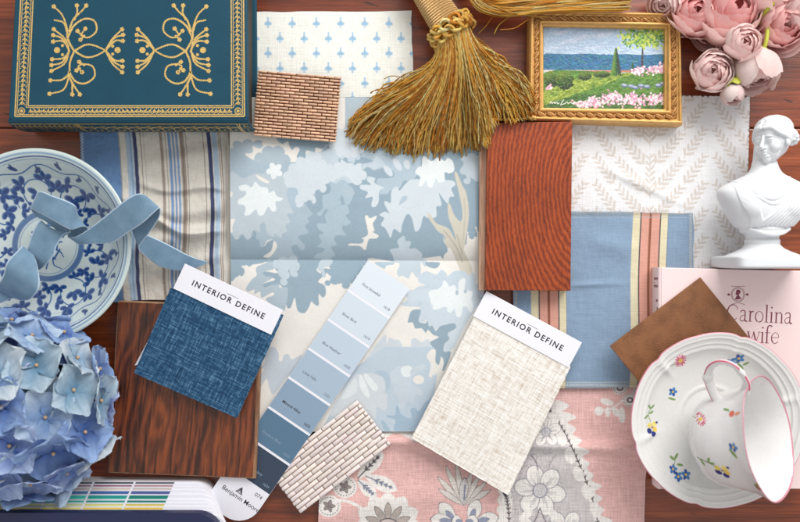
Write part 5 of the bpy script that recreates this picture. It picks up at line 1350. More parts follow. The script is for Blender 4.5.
def teacup():
    E = math.radians(43.5); az = math.radians(15)
    ax = np.array([math.cos(E)*math.cos(az), math.cos(E)*math.sin(az), math.sin(E)])
    side = np.cross([0, 0, 1], ax); side /= np.linalg.norm(side)      # toward image top
    up = np.cross(ax, side)                                            # toward the camera
    foot = W(698, 440, .0415); U = K*.862
    L = 76.0
    prof = [(0, .001), (0, 18), (.0, 22), (1.2, 24.2), (3.5, 24.5), (4.6, 25), (6, 31), (10, 38.5), (16, 44), (26, 48), (38, 50.5), (50, 52.5), (60, 55), (68, 58.6), (74, 62.4), (75.6, 63.4), (76.2, 63.0), (75.6, 62.0), (68, 57), (60, 53.4), (50, 50.8), (38, 48.8), (26, 46.2), (17, 42), (11, 35), (8.2, 24), (7.6, 12), (7.5, .001)]
    A = catmull(np.array(prof, float), 7); A[:, 1] = np.clip(A[:, 1], .001, 99)
    s = np.concatenate([[0], np.cumsum(np.hypot(np.diff(A[:, 0]), np.diff(A[:, 1])))])
    ii = np.interp(np.linspace(0, s[-1], 420), s, np.arange(len(A)))
    P = np.stack([np.interp(ii, np.arange(len(A)), A[:, 0]), np.interp(ii, np.arange(len(A)), A[:, 1])], -1); top = int(np.argmax(P[:, 0]))
    R0 = 46.0
    cv = Canvas(-PI*R0, -2, PI*R0, 80, 2.6, (232, 231, 231))     # x = angle*R0 from camera side toward image top, y = distance from foot
    # layout (x right, y down) -> (angle toward image bottom positive, distance along axis)
    def q(px, py): return (px-694)*1.2+6, (436-(px-700)*.12-py)*.82
    class Tr:      # draws in (px, py) layout, stored on the unrolled wall
        def __init__(s): pass
        def map(s, x, y):
            a, h = q(x, y); r = np.interp(a, [0, 10, 26, 60, 75], [24, 33, 46, 54, 63]); ph = math.asin(max(-.98, min(.98, h/r))); return ph*R0, a
        def ell(s, x, y, rx, ry, c, rot=0, alpha=1, soft=0):
            u, v = s.map(x, y); cv.ell(u, v, rx, ry, c, math.atan2(math.cos(rot), -math.sin(rot)), alpha=alpha, soft=soft)
        def stroke(s, pts, w, c, w1=None, smooth=6, alpha=1): cv.stroke([s.map(*p_) for p_ in pts], w, c, w1, smooth, alpha)
    t_ = Tr()
    fl_aster(t_, 710, 396, .95); fl_blue(t_, 739.5, 419, 1.2); lf(t_, 735, 423, .8, 10, 3.2)
    x, y = 722, 452; fl_pansy(t_, x+1, y, 1.15)
    t_.stroke([(x-4, y-5), (x-12, y-10), (x-20, y-13)], .9, (90, 116, 70)); t_.stroke([(x-18, y-13), (x-14, y-4)], .9, (90, 116, 70)); lf(t_, x-17, y-12, 1.2, 8, 3); lf(t_, x-10, y-10, -1.0, 6, 3); lf(t_, x-9, y-9, .1, 6, 2.6)
    t_.ell(740, 384, 3.2, 2.8, (226, 110, 84)); t_.ell(746, 381, 3.6, 1.4, (232, 150, 110)); lf(t_, 738, 383, 3.5, 8, 2.4); t_.ell(750, 470, 3.2, 2.4, (170, 70, 80)); lf(t_, 747, 467, -.6, 8, 3); lf(t_, 747, 467, .2, 9, 3)
    def pos(a, r, th):   # th=0 camera side, +PI/2 image top
        k = 1+.012*np.cos(th*6)*np.clip(a/60, 0, 1)
        v = foot+U*(a[..., None]*ax+(r*k*np.cos(th))[..., None]*up+(r*k*np.sin(th))[..., None]*side); return v
    nu = 640; th = np.linspace(-PI, PI, nu, endpoint=False)[None]; a = P[:, 0:1]+0*th; r = P[:, 1:2]+0*th; j = np.arange(len(P))[:, None]+0*th; TH = th+0*a
    V = pos(a, r, TH); c = cv.sample(TH*R0, a); pl = np.broadcast_to(alb((232, 231, 231)), c.shape)
    c = np.where(((j > top) | (a < 5))[..., None], pl, c); rim = (a > 75.2)[..., None]*.8; c = c*(1-rim)+alb((206, 104, 132))*rim
    t = thing('teacup', 'white teacup with small painted flowers tipped on its side in the saucer', 'teacup', foot*[1, 1, 0]+[0, 0, .02])
    mb = MB(); mb.add(V.reshape(-1, 3), gridq(nu, len(P), wrap_u=True)[:, ::-1], None, c.reshape(-1, 3)); build('cup_body', mb, M['vglaze'], t)
    # looped handle toward the image top
    hp = [(40, 46), (38, 60), (39, 76), (46, 88), (57, 93), (68, 89), (74, 78), (75, 66), (70, 56)]
    dirh = side*math.cos(.28)+up*math.sin(.28)
    Pp = catmull(np.array([foot+U*(a_*ax+r_*dirh) for a_, r_ in hp]), 12)
    n_ = len(Pp); u = np.linspace(0, 1, n_); rad = K*(3.9+1.5*np.abs(2*u-1)**4+1.5*np.exp(-((u-.26)/.03)**2)+1.2*np.exp(-((u-.74)/.03)**2))
    mb = MB(); tube(mb, Pp, rad, 18, flat=.62)
    C = np.tile(alb((232, 231, 231)), (len(mb.V[0]), 1)); ss = 18
    for i in range(n_):
        if .05 < u[i] < .24 or .3 < u[i] < .7 or .78 < u[i] < .93:
            for k in (4, 5) if True else ():
                C[i*ss+k] = alb((204, 80, 112))
            for k in (13, 14): C[i*ss+k] = alb((204, 80, 112))
    mb.C = [C]; build('handle', mb, M['vglaze'], t)
teacup()

# ------------------------------------------------------------ velvet ribbon
def ribbon():
    # stations: upper/left edge x,y,z(mm) and lower/right edge x,y,z
    S = [(207.5, 262, 13, 206.5, 263.6, 13), (190, 256, 14, 186, 270.5, 13), (165, 243, 18, 162, 267, 15), (147, 235, 27, 148, 258, 20), (133, 229, 37, 139, 249, 34),
         (132, 226, 42, 142, 242, 40), (141, 217, 45, 151, 230, 47), (149, 206, 50, 159, 217, 55), (148, 198, 62, 159.5, 208, 64), (139, 194, 66, 154, 212, 66), (128, 199, 64, 143, 222, 64), (110, 213, 56, 128, 232, 58), (95, 225, 48, 112, 242, 50), (80, 235, 42, 92, 243.5, 44),
         (70, 238, 38, 78, 243.5, 36), (68, 233, 33, 80, 238, 31), (74, 223, 34, 88, 231, 34), (76, 212, 42, 84, 226, 42), (75, 206, 52, 72, 229, 50), (66, 201, 56, 64, 226, 55), (52, 196, 57, 48, 217, 56), (42, 192, 55, 32, 208.5, 52),
         (37, 194, 48, 31, 209, 46), (40, 203, 38, 36, 216, 36), (52, 212, 34, 47, 222, 31), (66, 224, 38, 60, 234, 33), (70, 232, 42, 57, 240, 40), (64, 234, 44, 46, 226, 46), (56, 246, 46, 40, 221, 50), (54, 254, 46, 33, 233, 50), (46, 264, 44, 28, 249, 48), (38, 270, 38, 27, 256, 42),
         (30, 271, 36, 24, 262, 36), (26, 262, 38, 22, 250, 38), (30, 252, 44, 22, 246, 44), (36, 262, 50, 21, 248, 54), (39, 284, 54, 8, 262, 60), (32, 297, 50, 4, 275, 56), (22, 300, 44, -2, 284, 50), (12, 298, 40, -10, 284, 46), (0, 302, 42, -16, 282, 46), (-30, 300, 42, -40, 276, 46)]
    S = np.array(S, float); md = (S[:, :3]+S[:, 3:])/2; dd = (S[:, :3]-S[:, 3:])/2; kk = np.linspace(0, 1, len(S))[:, None]; kk = 1+.04*np.clip(kk*8, 0, 1); Aq = md+dd*kk; Bq = md-dd*kk
    A = W(Aq[:, 0], Aq[:, 1], Aq[:, 2]*.001*.92+.003); B = W(Bq[:, 0], Bq[:, 1], Bq[:, 2]*.001*.92+.003)
    A = catmull(A, 14); B = catmull(B, 14)
    n = len(A); m = 15; u = np.linspace(0, 1, m)[None, :, None]
    V = A[:, None]*(1-u)+B[:, None]*u
    mb = MB(); mb.add(V.reshape(-1, 3), gridq(m, n))
    w_ = (np.abs(2*np.linspace(0, 1, m)-1) > .9)*1.0; s_ = np.linspace(0, n/m, n)
    mb.U = [np.stack(np.broadcast_arrays(np.linspace(0, 1, m)[None], s_[:, None]), -1).reshape(-1, 2)]
    mt, nn, l, b = nt('dusty blue velvet'); setp(b, .85, 0, .2, sheen=.9); b.inputs['Sheen Roughness'].default_value = .35; b.inputs['Sheen Tint'].default_value = (.75, .88, 1, 1)
    uv = nn.new('ShaderNodeTexCoord'); sx = nn.new('ShaderNodeSeparateXYZ'); l.new(uv.outputs['UV'], sx.inputs[0])
    edge = math_(nn, l, 'GREATER_THAN', math_(nn, l, 'ABSOLUTE', math_(nn, l, 'SUBTRACT', sx.outputs[0], .5)), .462)
    f = noise(nn, l, coords(nn, l), 90, 4); geo = nn.new('ShaderNodeNewGeometry')
    c = mixc(nn, l, f, alb((92, 124, 150)), alb((136, 164, 186))); c = mixc(nn, l, edge, c, alb((184, 204, 222)))
    c = mixc(nn, l, geo.outputs['Backfacing'], c, alb((178, 194, 210)))
    l.new(c, b.inputs['Base Color']); bump(nn, l, b, noise(nn, l, coords(nn, l), 1400, 2), .0002)
    o = build('velvet_ribbon', mb, mt); so = o.modifiers.new('solid', 'SOLIDIFY'); so.thickness = .0007; so.offset = 0
    tag(o, 'curling dusty blue velvet ribbon spilling over the rim of the porcelain bowl', 'ribbon')
ribbon()

# ------------------------------------------------------------ gold tassels
def gold_mat():
    m, n, l, b = nt('gold rayon cord'); setp(b, .3, .5, .8)
    at = n.new('ShaderNodeAttribute'); at.attribute_name = 'Col'; l.new(at.outputs['Color'], b.inputs['Base Color'])
    uv = n.new('ShaderNodeTexCoord'); mp = n.new('ShaderNodeMapping'); l.new(uv.outputs['UV'], mp.inputs['Vector']); mp.inputs['Rotation'].default_value = (0, 0, .78)
    wv = n.new('ShaderNodeTexWave'); wv.bands_direction = 'X'; l.new(mp.outputs[0], wv.inputs['Vector']); wv.inputs['Scale'].default_value = 1.0
    bump(n, l, b, wv.outputs['Fac'], .0004, .9); return m
GM = gold_mat(); pass
def gcol(r): 
    c = np.array([(255, 200, 96), (252, 180, 70), (255, 228, 160), (214, 140, 50), (255, 210, 120)][r.integers(5)]); return alb(c*r.uniform(.88, 1.08))
def bez(p0, p1, p2, p3, n):
    t = np.linspace(0, 1, n)[:, None]; return (1-t)**3*p0+3*(1-t)**2*t*p1+3*(1-t)*t*t*p2+t**3*p3
def tassel():
    r = np.random.default_rng(4)
    t = thing('gold_tassel', 'large gold tassel with corded head fanning its fringe over the wallpaper', 'tassel', W(440, 80, 0))
    # corded head (wrapped barrel) running off the top edge
    ax0, ax1 = W(412, -30, .020), W(449, 27, .021); d = (ax1-ax0); L = np.linalg.norm(d); d /= L
    s1 = np.cross(d, [0, 0, 1]); s1 /= np.linalg.norm(s1); s2 = np.cross(s1, d)
    core = MB(); tube(core, [ax0, ax0+d*L*.5, ax1], [.0108, .0122, .0140], 28, C=alb((150, 104, 50))); 
    build('head_core', core, GM, t)
    mb = MB(); turns = 27; npt = turns*26; u = np.linspace(0, 1, npt); ang = u*turns*2*PI
    rad = .0108+.0034*u
    P = ax0+d*(u*L)[:, None]+(rad*np.cos(ang))[:, None]*s1+(rad*np.sin(ang))[:, None]*s2
    tube(mb, P, .00125, 7, C=alb((226, 184, 122)), uvl=.0012); build('head_cord', mb, GM, t)
    # knotted ruff
    mb = MB()
    for k in range(30):
        a = k*2*PI/15+r.uniform(-.1, .1); row = k//15
        c = ax1+d*(.001+row*.0058)+(.0178*math.cos(a))*s1+(.0178*math.sin(a))*s2
        rad = s1*math.cos(a)+s2*math.sin(a); tan = np.cross(d, rad); ph = np.linspace(0, 2*PI, 26)
        tl = r.uniform(-.5, .5); e1 = tan*math.cos(tl)+d*math.sin(tl); e2 = d*math.cos(tl)-tan*math.sin(tl)
        loop = c+.0046*np.cos(ph)[:, None]*e1+.0042*np.sin(ph)[:, None]*e2+(.0016*np.sin(2*ph)+.001)[:, None]*rad
        tube(mb, loop, .0015, 8, C=gcol(r), uvl=.0014, cap=False)
    for k in range(3):
        ph = np.linspace(0, 2*PI, 80); rr_ = .0172+.0006*np.sin(ph*14+k)
        tube(mb, ax1+d*(-.001+k*.0042)+(rr_*np.cos(ph))[:, None]*s1+(rr_*np.sin(ph))[:, None]*s2, .0012, 7, C=gcol(r), uvl=.0014, cap=False)
    build('knotted_ruff', mb, GM, t)
    # fringe
    hem = np.array([(349, 128), (352, 138), (362, 147), (374, 150), (384, 149), (392, 155), (404, 152), (416, 157), (428, 153), (436, 157), (446, 150), (458, 153), (470, 148), (480, 150), (488, 128), (497, 121), (508, 124), (519, 122), (526, 118), (527, 100)])
    hem = catmull(hem, 6); hl = np.concatenate([[0], np.cumsum(np.linalg.norm(np.diff(hem, axis=0), axis=1))]); hl /= hl[-1]
    mb = MB(); N = 3000
    for k in range(N):
        f = r.random(); lay = r.random()
        hx = np.interp(f, hl, hem[:, 0]); hy = np.interp(f, hl, hem[:, 1])
        a = PI*(1-f)*.98+r.uniform(-.1, .1); ro = .0165*math.sqrt(lay)
        st = ax1+d*.004+ro*math.cos(a)*(-s1)+ro*(.35+.65*lay)*math.sin(a)*s2
        short = r.random()**3*.3
        e = W(hx, hy, .0); base = W(455, 30, 0); e = e+(base-e)*short
        e = e+np.array([r.normal(0, .0016), r.normal(0, .0016), 0])
        ze = .003+.010*lay*r.uniform(.6, 1.1)+(.012 if hx > 478 else 0)*1.0
        e[2] = ze; st = st+0.0
        D = e-st; Lk = np.linalg.norm(D)
        # leave the ruff along the head axis, then droop and sweep to the hem
        p1 = st+(d*.55+np.array([-.1, -.55, 0]))*Lk*.42+np.array([0, 0, .001+.002*lay])
        side_out = np.array([D[0], D[1], 0])/Lk
        p2 = e-side_out*Lk*.32+np.array([-.006*(f < .5)*(1-f*2), .008, .005+.009*lay])
        n_ = 44; P = bez(st, p1, p2, e, n_)
        w = np.linspace(0, 1, n_)[:, None]; wob = np.stack([vnoise(w[:, 0]*5+k*3.1, w[:, 0]*0+k, 3)-.5, vnoise(w[:, 0]*5+k*1.7, w[:, 0]*0+k, 5)-.5, vnoise(w[:, 0]*4+k, w[:, 0]*0+k, 8)-.5], -1)
        P = P+wob*w**1.3*.0095;  P[:, 2] = np.maximum(P[:, 2], .0035 if hx < 478 else .0225*(P[:, 0] > W(480, 0, 0)[0])*(P[:, 1] < W(0, 124, 0)[1])+.0035)
        tube(mb, P, .00056*r.uniform(.8, 1.25)*(1+.4*np.sin(np.arange(n_)*2.1+k)), 5, C=gcol(r), uvl=.0011)
    # flyaway threads
    for pts in ([(500, 30, 20), (515, 28, 24), (530, 18, 22)], [(382, 148, 6), (378, 160, 7), (372, 168, 6), (361, 174.5, 4)], [(400, 85, 12), (385, 84, 8), (382, 88, 7)], [(470, 35, 26), (500, 60, 24), (520, 85, 18), (526, 110, 14)], [(480, 40, 24), (514, 70, 20), (527, 96, 14)], [(405, 78, 14), (392, 76, 8), (384, 79, 7)], [(352, 128, 9), (344, 132, 8)], [(505, 60, 14), (507, 75, 16), (501, 92, 20), (506, 112, 24)]):
        P = np.array([W(a_, b_, c_*.001) for a_, b_, c_ in pts]); tube(mb, catmull(P, 10), .0005, 5, C=gcol(r), uvl=.0011)
    o = build('fringe', mb, GM, t); o['kind'] = 'stuff'
def tassel2():
    r = np.random.default_rng(9)
    mb = MB()
    for k in range(420):
        f = r.random(); y0 = -28+40*f; lay = r.uniform(.2, 1)
        sag = 8+16*f
        # shallow swags running along the top edge and turning up at the left
        x0 = 455+r.uniform(-14, 14)+10*f; x1 = r.uniform(585, 632)
        pts = np.array([(x0, -40+f*8, 14), (478+r.normal(0, 3), -14+20*f, 16+8*lay), (505+r.normal(0, 3), -10+27*f*r.uniform(.85, 1.05), 12+10*lay), (545, -12+24*f, 23+6*lay), (x1, -16+24*f+r.normal(0, 2), 24+4*lay)])
        P = catmull(np.array([W(a, b, c*.001) for a, b, c in pts]), 6); w = np.linspace(0, 1, len(P))
        P = P+np.stack([vnoise(w*6+k, w*0, 3)-.5, vnoise(w*6+k*2.3, w*0, 4)-.5, vnoise(w*6+k*1.3, w*0, 5)-.5], -1)*.0028
        P[:, 2] = np.maximum(P[:, 2], .003)
        tube(mb, P, .00068*r.uniform(.85, 1.2), 5, C=gcol(r), uvl=.0011)
    for pts in ([(490, 4, 22), (510, 12, 24), (532, 16, 24), (548, 17, 24)], [(497, 10, 18), (486, 26, 14), (478, 34, 12)], [(515, 13, 20), (500, 24, 14), (494, 34, 14)]):
        P = np.array([W(a_, b_, c_*.001) for a_, b_, c_ in pts]); tube(mb, catmull(P, 10), .0005, 5, C=gcol(r), uvl=.0011)
    o = build('gold_tassel', mb, GM); tag(o, 'second gold tassel fringe hanging over the top edge of the picture frame', 'tassel')
tassel(); tassel2()

# ------------------------------------------------------------ blue hydrangea
def petal_grid(L, Wd, cup, ruff, seed, nu=11, nv=11, serr=.03, pointy=.0):
    """petal in local space: base at origin, long axis +x, lies near the xy plane, upper face +z"""
    s = np.linspace(0, 1, nu); t = np.linspace(-1, 1, nv); S, Tt = np.meshgrid(s, t)
    hw = Wd/2*(np.sin(PI*np.clip(S*.86+.07, 0, 1))**.62)*(1-pointy*S)
    ang = Tt*1.0
    x = L*(S+.0)*(1-.22*(Tt**2)*S); y = hw*Tt
    edge = np.clip(np.abs(Tt)**6+S**10, 0, 1)
    ph = seed*1.7; x = x+L*serr*np.sin(Tt*19+ph)*S**6; y = y+Wd*serr*.6*np.sin(S*24+ph)*np.abs(Tt)**5*np.sign(Tt)
    z = cup*L*(S**1.7*.8+ .35*Tt**2*S)+ruff*L*(np.sin(Tt*5.5+ph)*S**2+np.sin(S*8+ph*2)*Tt*np.abs(Tt)*.6)*.5+ruff*.9*L*(vnoise(S*4+seed, Tt*3+seed, 2)-.5)
    z = z-.05*L*np.exp(-(Tt/.14)**2)*(1-S)
    return np.stack([x, y, z], -1).reshape(-1, 3), gridq(nu, nv), S.ravel(), Tt.ravel()
def basis(nrm, roll):
    z = np.asarray(nrm, float); z /= np.linalg.norm(z); a = np.array([0, 0, 1.0]) if abs(z[2]) < .95 else np.array([1.0, 0, 0])
    x = np.cross(a, z); x /= np.linalg.norm(x); y = np.cross(z, x)
    return np.stack([x*math.cos(roll)+y*math.sin(roll), -x*math.sin(roll)+y*math.cos(roll), z], 1)
def hydrangea():
    r = np.random.default_rng(12)
    C0 = W(16, 405, .045); t = thing('hydrangea_head', 'big pale blue artificial hydrangea bloom in the lower left corner', 'flower', C0*[1, 1, 0])
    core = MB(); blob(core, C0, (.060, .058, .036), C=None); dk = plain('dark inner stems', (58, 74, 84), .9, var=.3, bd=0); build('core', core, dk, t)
    pal = [((114, 150, 200), (196, 216, 238)), ((98, 128, 200), (188, 206, 240)), ((144, 178, 206), (220, 230, 238)), ((74, 108, 178), (156, 184, 226)), ((106, 124, 204), (196, 206, 242)), ((108, 152, 184), (196, 216, 230))]
    eye = plain('hydrangea eye', (190, 160, 130), .7, var=.1, bd=0)
    n = 0; spots = []
    for k in range(40):      # spiral over the dome
        zf = 1-1.28*(k+.5)/40; a = k*2.39996+.5; q = math.sqrt(max(0, 1-zf*zf)); spots.append((q*math.cos(a), q*math.sin(a), zf, 1.0))
    for k in range(18):
        zf = 1-1.2*(k+.5)/18; a = k*2.39996+2; q = math.sqrt(max(0, 1-zf*zf)); spots.append((q*math.cos(a), q*math.sin(a), zf, .84))
    for (a, b_, c_, sc_) in spots:
        dirn = np.array([a, b_, c_]); c = C0+dirn*np.array([.074, .073, .046])*sc_
        if c[0] < -.44: continue
        nr = dirn*[1, 1, 1.25]+r.normal(0, .17, 3); Bm = basis(nr, r.uniform(0, 6.28)); p0, p1 = pal[r.integers(len(pal))]
        L = r.uniform(.0220, .0268)*(1 if sc_ == 1 else .9)*(1.15 if c_ > .6 else 1.0); mb = MB(); lift = r.uniform(0, .2)
        for k in range(4):
            V, Q, S, T_ = petal_grid(L, L*r.uniform(1.12, 1.3), r.uniform(0, .22)+(.03), r.uniform(.03, .09), r.uniform(0, 60), 15, 21, .014)
            ph = k*PI/2+r.uniform(-.16, .16); V = V@rotm('Y', -lift+r.uniform(-.12, .12)).T; V = V@rotm('Z', ph).T; V[:, 2] += .0007*(k % 2)
            V = V@Bm.T+c
            f = np.clip(S*1.1+.15*np.sin(T_*8)*S, 0, 1)[:, None]; col = alb(p0)*(1-f)+alb(p1)*f
            vein = 1-.13*(np.abs(np.sin(T_*11*(.4+.6*S)))**8)[:, None]*(S[:, None] < .95); V[:, 2] = np.maximum(V[:, 2], .001)
            mb.add(V, Q, None, col*vein)
        fl = build('floret', mb, M['vpetal'], t)
        if sc_ == 1:
            e = MB(); blob(e, c+Bm[:, 2]*.0016, (.0017, .0017, .0015), None, 8, 6); build('floret_eye', e, eye, fl)
hydrangea()

# ------------------------------------------------------------ pink ranunculus spray
def ranunculus():
    t = thing('ranunculus_spray', 'spray of pale pink artificial ranunculus with yellow green stems, top right corner', 'flowers', W(740, 40, 0))
    r = np.random.default_rng(31)
    def bloom(x, y, z, R, face, layers=7, open_=62, pale=0.0, inner=(255, 168, 166), outer=(255, 218, 214), flare=.25, name='bloom', closed=False):
        c = W(x, y, z*.001); R = R*K; Bm = basis(face, r.uniform(0, 6)); mb = MB()
        for k in range(layers):
            f = (k+1)/layers; rk = R*(.20+.80*f**.85); npet = 3 if k < 2 else (4 if k < 4 else 5)
            th0 = math.radians(8+open_*f**1.25)      # polar opening from the facing axis
            for j in range(npet):
                az = j*2*PI/npet+k*1.1+r.uniform(-.2, .2); half = PI/npet*r.uniform(1.15, 1.4)
                nu, nv = 15, 13; s = np.linspace(0, 1, nv)[:, None]; tt = np.linspace(-1, 1, nu)[None]
                top = th0*r.uniform(.88, 1.12)
                rim = top+(.34+.1*np.sin(tt*4+k+j))*np.abs(tt)**2.2+.03*np.sin(tt*11+j*2+k)
                th = PI*.93*(1-s)+rim*s; rad = rk*(1+.05*np.sin(tt*3+j)-.035*tt+flare*f*np.clip(s-.62, 0, 1)**2*3.0+.05*r.uniform(-1, 1))
                sq = .86 if not closed else 1.0
                phi = az+half*tt*(1-.1*s)+0*s
                V = np.stack([rad*np.sin(th)*np.cos(phi), rad*np.sin(th)*np.sin(phi), rad*np.cos(th)*sq-R*.05*f], -1).reshape(-1, 3)
                V = V@Bm.T+c; V[:, 2] = np.maximum(V[:, 2], .0012)
                ci = np.array(inner)*(1-f)+np.array(outer)*f; ci = ci+(np.array((255, 234, 230))-ci)*pale+r.normal(0, 3)
                edge = (np.clip(s*1.0, 0, 1)**3+0*tt)[..., None]; col = alb(np.clip(ci, 0, 250))*(1-.0*edge)
                col = col*(1-edge*.25)+alb((252, 226, 226))*edge*.25
                mb.add(V, gridq(nu, nv), None, np.broadcast_to(col, (nv, nu, 3)).reshape(-1, 3))
        o = build(name, mb, M['vrose'], t)
    bloom(734, 8, 28, 35, (.05, .12, 1), 6, 68)
    bloom(697, 12, 25, 25, (-.2, .1, 1), 6, 64)
    bloom(712, 30, 16, 20, (-.5, -.6, .7), 5, 58, .1)
    bloom(784, 24, 28, 28, (.1, -.3, .95), 6, 60, .0)
    bloom(770, -14, 28, 30, (.3, .5, .9), 6, 60)
    bloom(800, 5, 26, 24, (.7, 0, .7), 5, 60, .6)
    bloom(743, 43, 43, 17, (0, .05, 1), 5, 44, .6, flare=.1)
    bloom(730, 42, 19, 17, (-.4, -.6, .7), 5, 48, .1)
    bloom(712, 71, 33, 20, (-.15, -.1, 1), 6, 54, .35, (255, 200, 198), (255, 232, 228), .12)
    bloom(756, 71, 32, 21, (.1, -.95, .35), 5, 34, .75, flare=.3, closed=True)
    bloom(664, 4, 20, 15, (-.4, -.6, .7), 5, 55, .7)
    bloom(733, 95, 31, 10.5, (0, -.9, .45), 4, 18, .85, flare=0, name='bud', closed=True)
    gm = plain('yellow green stem', (178, 182, 60), .6, var=.15, bs=300)
    mb = MB()
    for pts in ([(775, -20, 30), (768, 10, 26), (752, 30, 32), (748, 50, 30)], [(768, 26, 34), (766, 42, 36), (761, 56, 33)], [(748, 40, 32), (743, 55, 36), (740, 70, 36), (735, 86, 33)], [(745, 35, 16), (735, 55, 14), (727, 62, 16)], [(774, 2, 42), (767, 10, 40), (760, 18, 30)], [(790, -30, 40), (778, -4, 44), (768, 8, 36)]):
        P = np.array([W(a, b, c*.001) for a, b, c in pts]); tube(mb, catmull(P, 8), .0018, 8)
    for (x, y, z, R, f) in ((734, 86.5, 32, 8.6, (0, -.9, .45)), (760, 56, 32, 9, (.1, -.95, .35))):
        Bm = basis(f, 0); th = np.linspace(PI*.99, PI*.42, 8)[:, None]; ph = np.linspace(0, 2*PI, 24, endpoint=False)[None]
        th2 = th-(.18*np.sin(ph*5))*(np.linspace(0, 1, 8)[:, None]**2)
        V = np.stack(np.broadcast_arrays(np.sin(th2)*np.cos(ph), np.sin(th2)*np.sin(ph), np.cos(th2)), -1).reshape(-1, 3)*R*K
        mb.add(V@Bm.T+W(x, y, z*.001), gridq(24, 8, wrap_u=True))
    o = build('stems', mb, gm, t)
ranunculus()

